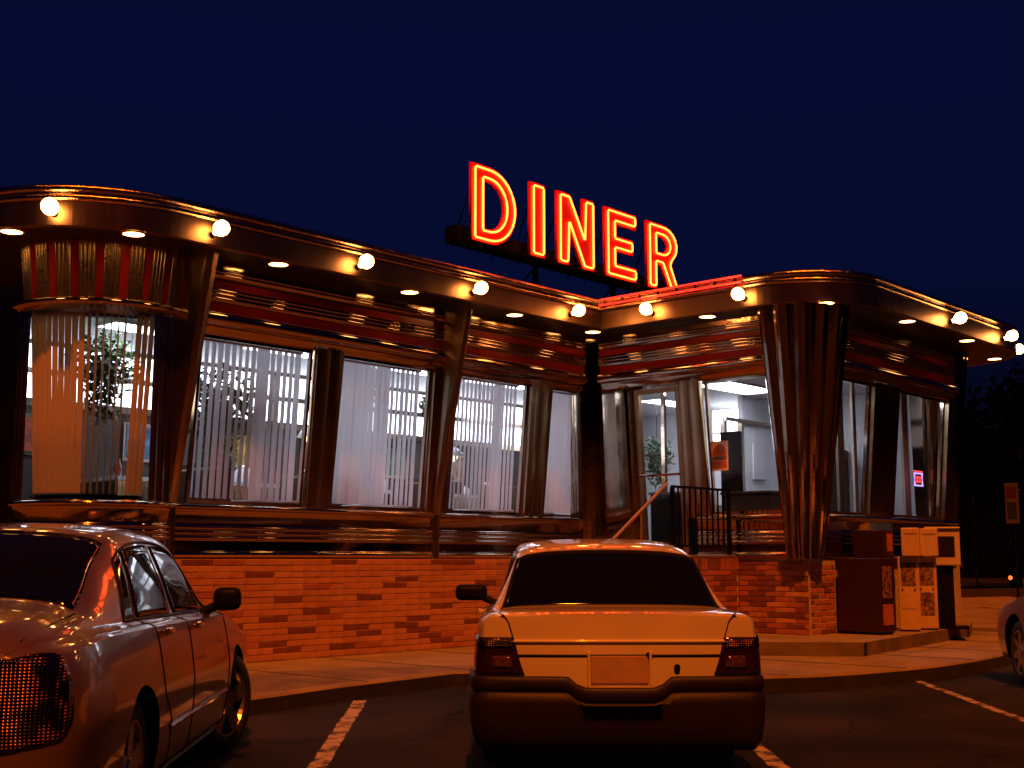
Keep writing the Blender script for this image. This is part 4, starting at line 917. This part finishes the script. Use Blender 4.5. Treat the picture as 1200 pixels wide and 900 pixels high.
def glassL(c): return [
    ('rear_window', across(c, -1.63, -.90, 2.75), 16, 12, .004, m_carglass, False),
    ('windscreen', across(c, .36, 1.07, 2.75), 16, 12, .004, m_carglass, False),
    ('side_window', quad(c, -.98, -.24, -.78, -.22, 3.3, 4.93), 12, 8, .005, m_carglass, True),
    ('side_window', quad(c, -.17, .84, -.15, .36, 3.3, 4.93), 12, 8, .005, m_carglass, True),
    ('quarter_window', quad(c, -1.20, -1.02, -.93, -.82, 3.42, 4.93), 6, 8, .005, m_carglass, True)]
def extraL(root, c, paint=None, full=True):
    paint = paint or m_silver
    seamline(root, c, [(-1.02, 5.0), (-.98, 6), (-.93, 7.0), (-.76, 7.8), (-.70, 9.4)]); seamline(root, c, [(-.22, 5.0), (-.20, 7), (-.19, 9.4)]); seamline(root, c, [(.95, 5.3), (.98, 7), (.95, 9.4)]); seamline(root, c, [(-.70, 9.4), (.95, 9.4)])
    seamline(root, c, [(-1.22, 4.98), (-.6, 5.0), (0, 5.0), (.86, 5.0)], .010, 'belt_moulding'); seamline(root, c, [(-.78, 8.05), (-.2, 8.05), (.9, 8.0)], .013, 'side_moulding', paint)
    seamline(root, c, [(-.8, 9.75), (.9, 9.75)], .02, 'sill_moulding', m_bump)
    seamline(root, c, [(-1.20, 4.9), (-.93, 3.35), (-.6, 3.22), (0, 3.2), (.32, 3.3), (.6, 3.9), (.86, 4.93)], .008, 'window_trim')
    for sd in (1, -1):
        handle(root, c, -.80, 6.12, m_chrome, sd); handle(root, c, -.02, 6.12, m_chrome, sd); mirror(root, c, .60, 5.1, sd, m_black if paint is m_silver else paint, (.10, .082, .068))
    for sd in (1, -1): link('taillight', c.patch(wrap(c, -.34, .14, 5.45, 7.35), 16, 14, .006, sd), m_lens, root, smooth=True)
    for sd in (1, -1): link('headlight', c.patch(wrap(c, -.22, .30, 5.3, 6.9, 1), 12, 10, .006, sd), m_hl, root, smooth=True)
    # boot lid seam and rear bumper seam
    bm = bmesh.new(); pts = [c.P(-1.66, 3.0), c.P(-2.0, 3.1), c.P(-2.3, 3.25)]; tube(bm, pts, .004, 5); tube(bm, [Vector((p.x, -p.y, p.z)) for p in pts], .004, 5); tube(bm, [c.cap(0, a/10, 6.9)+Vector((-.002, 0, 0)) for a in range(-8, 9)], .005, 5); link('boot_seam', bm, m_black, root)
m_hl = M('headlight_lens', (.5, .48, .42), .08, .3, .2, 30, coat=1)
# right-front tyre contact from the photo: (5.06, 7.03); heading 46 deg
hL = radians(45.6); fx = Vector((cos(hL), sin(hL))); rx = Vector((sin(hL), -cos(hL)))
wheelsL = [(1.37, .84), (1.37, -.84), (-1.35, .84), (-1.35, -.84)]
cL = Vector((5.06, 7.03))-fx*1.37-rx*.875
wheelr = .325
build_car(cl, 'parked_car', 'tan silver four door sedan at the left edge, red round tail lamp nearest the viewer', (cL.x, cL.y, 0), hL, m_silver, wheelsL, .352, glassL(cl), lambda r, c: extraL(r, c), steer=radians(-21), rimr=.215, nsp=5)

# --- white car seen from behind
stW = [(-2.10, .79, .935, .69, .010, .918, .75), (-2.06, .815, .945, .69, .012, .926, .755), (-1.95, .83, .953, .68, .012, .932, .75), (-1.75, .84, .96, .68, .016, .935, .755),
       (-1.60, .845, .968, .675, .022, .935, .75), (-1.30, .848, 1.22, .605, .06, .93, .725), (-1.16, .85, 1.315, .575, .06, .925, .70), (-.8, .85, 1.37, .56, .055, .93, .705), (-.3, .85, 1.395, .56, .055, .93, .71), (.1, .85, 1.37, .56, .055, .92, .71),
       (.36, .85, 1.28, .575, .07, .92, .71), (.9, .85, .98, .63, .07, .90, .70), (1.3, .84, .91, .62, .05, .86, .69), (1.8, .80, .84, .60, .05, .79, .65), (2.05, .74, .78, .56, .05, .73, .60), (2.12, .66, .74, .5, .05, .68, .55)]
cw = Car(stW, zm=.64, bowr=.05, bowf=.22)
def extraW(root, c):
    for nm, q, r_ in (('sill_moulding', 8.2, .02),): seamline(root, c, [(-1.0, q), (.9, q)], r_, nm, m_bump)
    seamline(root, c, [(-.95, 5.0), (-.9, 7), (-.78, 9.3)]); seamline(root, c, [(-.2, 5.0), (-.18, 9.3)]); seamline(root, c, [(-1.10, 4.98), (-.5, 5.0), (.7, 5.0)], .008, 'belt_moulding')
    for sd in (1, -1): handle(root, c, -.72, 6.0, m_wpaint, sd); sd == 1 and mirror(root, c, .52, 5.05, sd, m_black, (.10, .125, .062))
    # lamp clusters wrapped round the corners: outline narrows inboard at the top
    def lamp(z0, z1, um0, um1, out_):
        def f(u, v):
            q = lerp(z0, z1, v); return c.W(lerp(lerp(um0, um1, v), out_, u), q)
        return f
    for sd in (1, -1):
        l = link('taillight', c.patch(lamp(6.38, 7.22, -.17, -.24, .17), 14, 10, .012, sd), m_lens_d, root, smooth=True)
        link('indicator_band', c.patch(lamp(6.43, 6.60, -.15, -.17, .16), 12, 4, .016, sd), m_lens, l, smooth=True)
        link('reversing_lens', c.patch(lamp(6.76, 7.05, -.16, -.18, -.06), 6, 4, .016, sd), m_lens_o, l, smooth=True)
    # bumper: proud plastic band round the rear, with a dip in the middle for the plate
    N = 60; 
    def uu(t): return t
    bm = bmesh.new(); rows = []
    for i in range(N+1):
        a = -1+2*i/N; ext = 1.0
        rows.append(a)
    path = [(.55-.55*k/8, 's', 1) for k in range(8)]
    pts = []
    prof = lambda zt: [(-.01, zt), (.022, zt), (.034, zt-.014), (.036, zt-.07), (.026, zt-.08), (.026, zt-.095), (.040, zt-.105), (.040, .43), (.034, .32), (.016, .22), (-.02, .165), (-.2, .16)]
    def outline():
        L = []
        for k in range(9): x = c.x0+.62*(1-k/8); L.append((x, 1.0, None))
        return L
    ring = []
    for k in range(10):     # left side from front to back
        x = c.x0+.62*(1-k/10); p = c.sec(x, 8); ring.append((x, p[0], 0, 1))
    ye = c.sec(c.x0, 8)[0]
    for k in range(0, 33):
        a = 1-2*k/32; p = c.cap(0, a, 8); ring.append((p.x, p.y, 0, 0))
    for k in range(1, 11):
        x = c.x0+.62*(k/10); p = c.sec(x, 8); ring.append((x, -p[0], 0, 1))
    n = len(ring)
    for i, (x, y, _, _) in enumerate(ring):
        x0_, y0_ = ring[max(0, i-2)][:2]; x1_, y1_ = ring[min(n-1, i+2)][:2]; t = Vector((x1_-x0_, y1_-y0_)).normalized(); nn = Vector((t.y, -t.x))
        if nn.x*(x+1)+nn.y*y < 0 : nn = -nn
        dip = 1/(1+math.exp((abs(y)-.255)/.012)) if x < c.x0+.02 else 0
        zt = .585-.062*dip; pts.append([(x+nn.x*d_, y+nn.y*d_, z) for d_, z in prof(zt)])
    grid(bm, pts); fixn(bm); link('rear_bumper', bm, m_bump, root, smooth=True)
    X = lambda a, q: c.cap(0, a, q)
    xb = c.x0-.05
    # plate recess and blank plate
    bm = bmesh.new(); box(bm, xb-.010, xb+.01, -.165, .165, .545, .70, bev=.004); link('plate', bm, M('bare_plate', (.42, .27, .16), .6, 0, .1, 6), root)
    bm = bmesh.new(); box(bm, xb-.014, xb+.01, -.185, -.168, .53, .722, bev=.003); box(bm, xb-.014, xb+.01, .168, .185, .53, .722, bev=.003); box(bm, xb-.014, xb+.01, -.1845, .1845, .523, .5295); link('plate_surround', bm, m_wpaint, root)
    for zz, hh, m_, pr in ((.722, .006, m_black, .010), (.772, .010, m_wpaint, .006)):
        pass
    bm = bmesh.new(); tube(bm, [c.cap(0, a/20*.80, 6.75)+Vector((-.003, 0, 0)) for a in range(-20, 21)], .006, 6); link('boot_gap', bm, m_black, root)
    bm = bmesh.new(); tube(bm, [c.cap(0, a/20*.80, 6.47)+Vector((-.001, 0, 0)) for a in range(-20, 21)], .012, 6); link('boot_crease', bm, m_wpaint, root, smooth=True)
    for sd in (1, -1):
        bm = bmesh.new(); L = [c.P(-1.62, 2.97)]+[c.P(x, 3.02) for x in (-1.75, -1.93, -2.05)]+[c.cap(0, .955, 3.05)]+[c.cap(0, a_, q_)+Vector((-.003, 0, .0)) for a_, q_ in ((.95, 3.3), (.93, 4.0), (.885, 4.8), (.85, 5.5), (.82, 6.0), (.78, 6.4), (.745, 6.75))]
        tube(bm, [Vector((p.x, p.y*sd, p.z+.001)) for p in L], .004, 5); link('boot_seam', bm, m_black, root)
    for yy, zz, r_ in ((-.33, .635, .017), (-.17, .70, .02)):
        bm = bmesh.new(); lathe(bm, [(.001, -.004), (r_, -.004), (r_*1.1, .01)], 12); bmesh.ops.transform(bm, matrix=Matrix.Rotation(pi/2, 4, 'Y').inverted() if False else Matrix.Rotation(pi/2, 4, 'Y'), verts=bm.verts); o = link('lock_barrel' if yy < -.3 else 'lamp_hole', bm, m_black, root); o.location = (xb-.006, yy, zz)
    # rear glass rubber
    bm = bmesh.new(); P = [c.P(x, 2.97) for x in np.linspace(-1.605, -1.185, 8)]
    loop = P+[c.P(-1.185, q) for q in (2.2, 1.4, .7, 0)]; loop2 = [Vector((p.x, -p.y, p.z)) for p in loop[::-1]]; bot = [c.P(-1.605, q) for q in (0, .7, 1.4, 2.2)]
    tube(bm, loop+loop2[1:]+[Vector((p.x, -p.y, p.z)) for p in bot[::-1]]+bot, .008, 6, closed=False); link('window_seal', bm, m_rubber, root)
    for sd in (1, -1): link('headlight', c.patch(wrap(c, -.18, .22, 5.5, 6.9, 1), 10, 8, .006, sd), m_hl, root, smooth=True)
def glassW(c): return [
    ('rear_window', across(c, -1.60, -1.19, 2.93), 16, 10, .004, m_carglass, False),
    ('windscreen', across(c, .26, .86, 2.75), 16, 10, .004, m_carglass, False),
    ('side_window', quad(c, -1.06, -.24, -.92, -.22, 3.25, 4.92), 10, 8, .005, m_carglass, True),
    ('side_window', quad(c, -.16, .66, -.15, .20, 3.25, 4.92), 10, 8, .005, m_carglass, True)]
hW = radians(42.6); fw_ = Vector((cos(hW), sin(hW)))
tail = Vector((5.90, 4.50)); cW = tail+fw_*2.13
wheelr = .29
build_car(cw, 'parked_car', 'cream white sedan seen from behind, dark rear window and grey bumper, centre of the lot', (cW.x, cW.y, 0), hW, m_wpaint, [(1.28, .78), (1.28, -.78), (-1.22, .78), (-1.22, -.78)], .335, glassW(cw), extraW, rimr=.18)

# --- silver car at the right edge, nose towards the diner
wheelr = .32; hR = radians(38)
fR = Vector((cos(hR), sin(hR))); lR = Vector((-sin(hR), cos(hR))); cR = Vector((13.02, 4.83))-fR*1.37-lR*.80
cr_ = Car(stL)
build_car(cr_, 'parked_car', 'pewter grey sedan cut off by the right edge, only its front fender and wheel showing', (cR.x, cR.y, 0), hR, m_grey, wheelsL, .37, glassL(cr_), lambda r, c: extraL(r, c, m_grey), rimr=.215)

# ---------------------------------------------------------------- far right background
bm = bmesh.new(); box(bm, 28.6, 60, 17.0, 17.3, 0, .42); o = link('low_wall', bm, M('dark_block_wall', (.035, .02, .016), .9, 0, .3, 2, .4, 20)); tag(o, 'low pale wall beyond the pavement at the far right', 'wall'); o.rotation_euler = (0, 0, radians(-18)); o.location = (0.2, 7.6, 0)
sgp = empty('parking_sign', 'small narrow parking sign on a thin post at the far right', 'sign', (26.6, 9.95, 0), radians(-100))
bm = bmesh.new(); tube(bm, [(0, 0, 0), (0.0, .05, 2.95)], .025, 8); link('post', bm, m_iron, sgp)
m_sgn = M('sign_white', (.12, .09, .07), .5, 0, .1, 5)
boxo('plate', (-.15, .15, -.045, -.03, 1.98, 2.82), m_sgn, sgp, bev=.004); boxo('red_lettering', (-.11, .11, -.05, -.046, 2.52, 2.74), M('sign_red', (.10, .012, .01), .5, 0, .2, 30), sgp); boxo('symbol_block', (-.10, .10, -.05, -.046, 2.08, 2.42), M('sign_blue', (.03, .03, .06), .5, 0, .2, 30), sgp)
for (x, y, h, s) in ((30.0, 13.4, 2.1, 'thin pale post behind the white newspaper box'), (38.2, 15.5, 3.2, 'thin pole in the dark beyond the pavement')):
    bm = bmesh.new(); tube(bm, [(0, 0, 0), (0, 0, h)], .035, 8); o = link('thin_post', bm, m_chrome if h < 3 else m_iron); o.location = (x, y, 0); tag(o, s, 'post')
def tree(x, y, h, r, label, seed):
    rg_ = random.Random(seed); t = empty('distant_tree', label, 'tree', (x, y, 0), 0, 'dark trees beyond the lot')
    bm = bmesh.new(); tube(bm, [(0, 0, 0), (.1, .05, h*.3), (.0, .1, h*.62)], .2, 8, rr=[.28, .2, .09])
    cs = []
    for k in range(9):
        a = rg_.uniform(0, 6.28); c = (r*.62*cos(a), r*.62*sin(a), h*rg_.uniform(.42, .86)); cs.append(c); tube(bm, [(0, .05, h*.35), (c[0]*.5, c[1]*.5, (h*.35+c[2])/2), c], .06, 5, rr=[.09, .06, .02])
    link('trunk', bm, m_bark, t); bm = bmesh.new()
    for c in cs+[(0, 0, h*.8)]: leaves(bm, 330, c, (r*.5, r*.5, h*.17), .22, rng=rg_)
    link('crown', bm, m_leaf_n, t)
for i, (x, y, h, r, s) in enumerate(((52, 19.5, 9.2, 4.2, 'dark tree right behind the end of the diner'), (60, 17.5, 11.5, 5, 'broad dark tree near the right edge of the picture'), (72, 18.0, 12.5, 6, 'taller distant tree at the right edge'), (46, 20.5, 6.5, 3.0, 'low dark tree just beside the diner corner'))):
    tree(x, y, h, r, s, i+3)
m_tl = EM('tail_lamp_glow', (1, .12, .02), 3)
for i, (x, y) in enumerate(((48.0, 18.2), (49.2, 17.95))):
    bm = bmesh.new(); bmesh.ops.create_uvsphere(bm, u_segments=8, v_segments=6, radius=.08); o = link('marker_lamp', bm, m_tl); o.location = (x, y, .55); tag(o, ('left' if i == 0 else 'right')+' one of two tiny amber lights in the dark beyond the low wall', 'lamp', 'tiny amber lights')
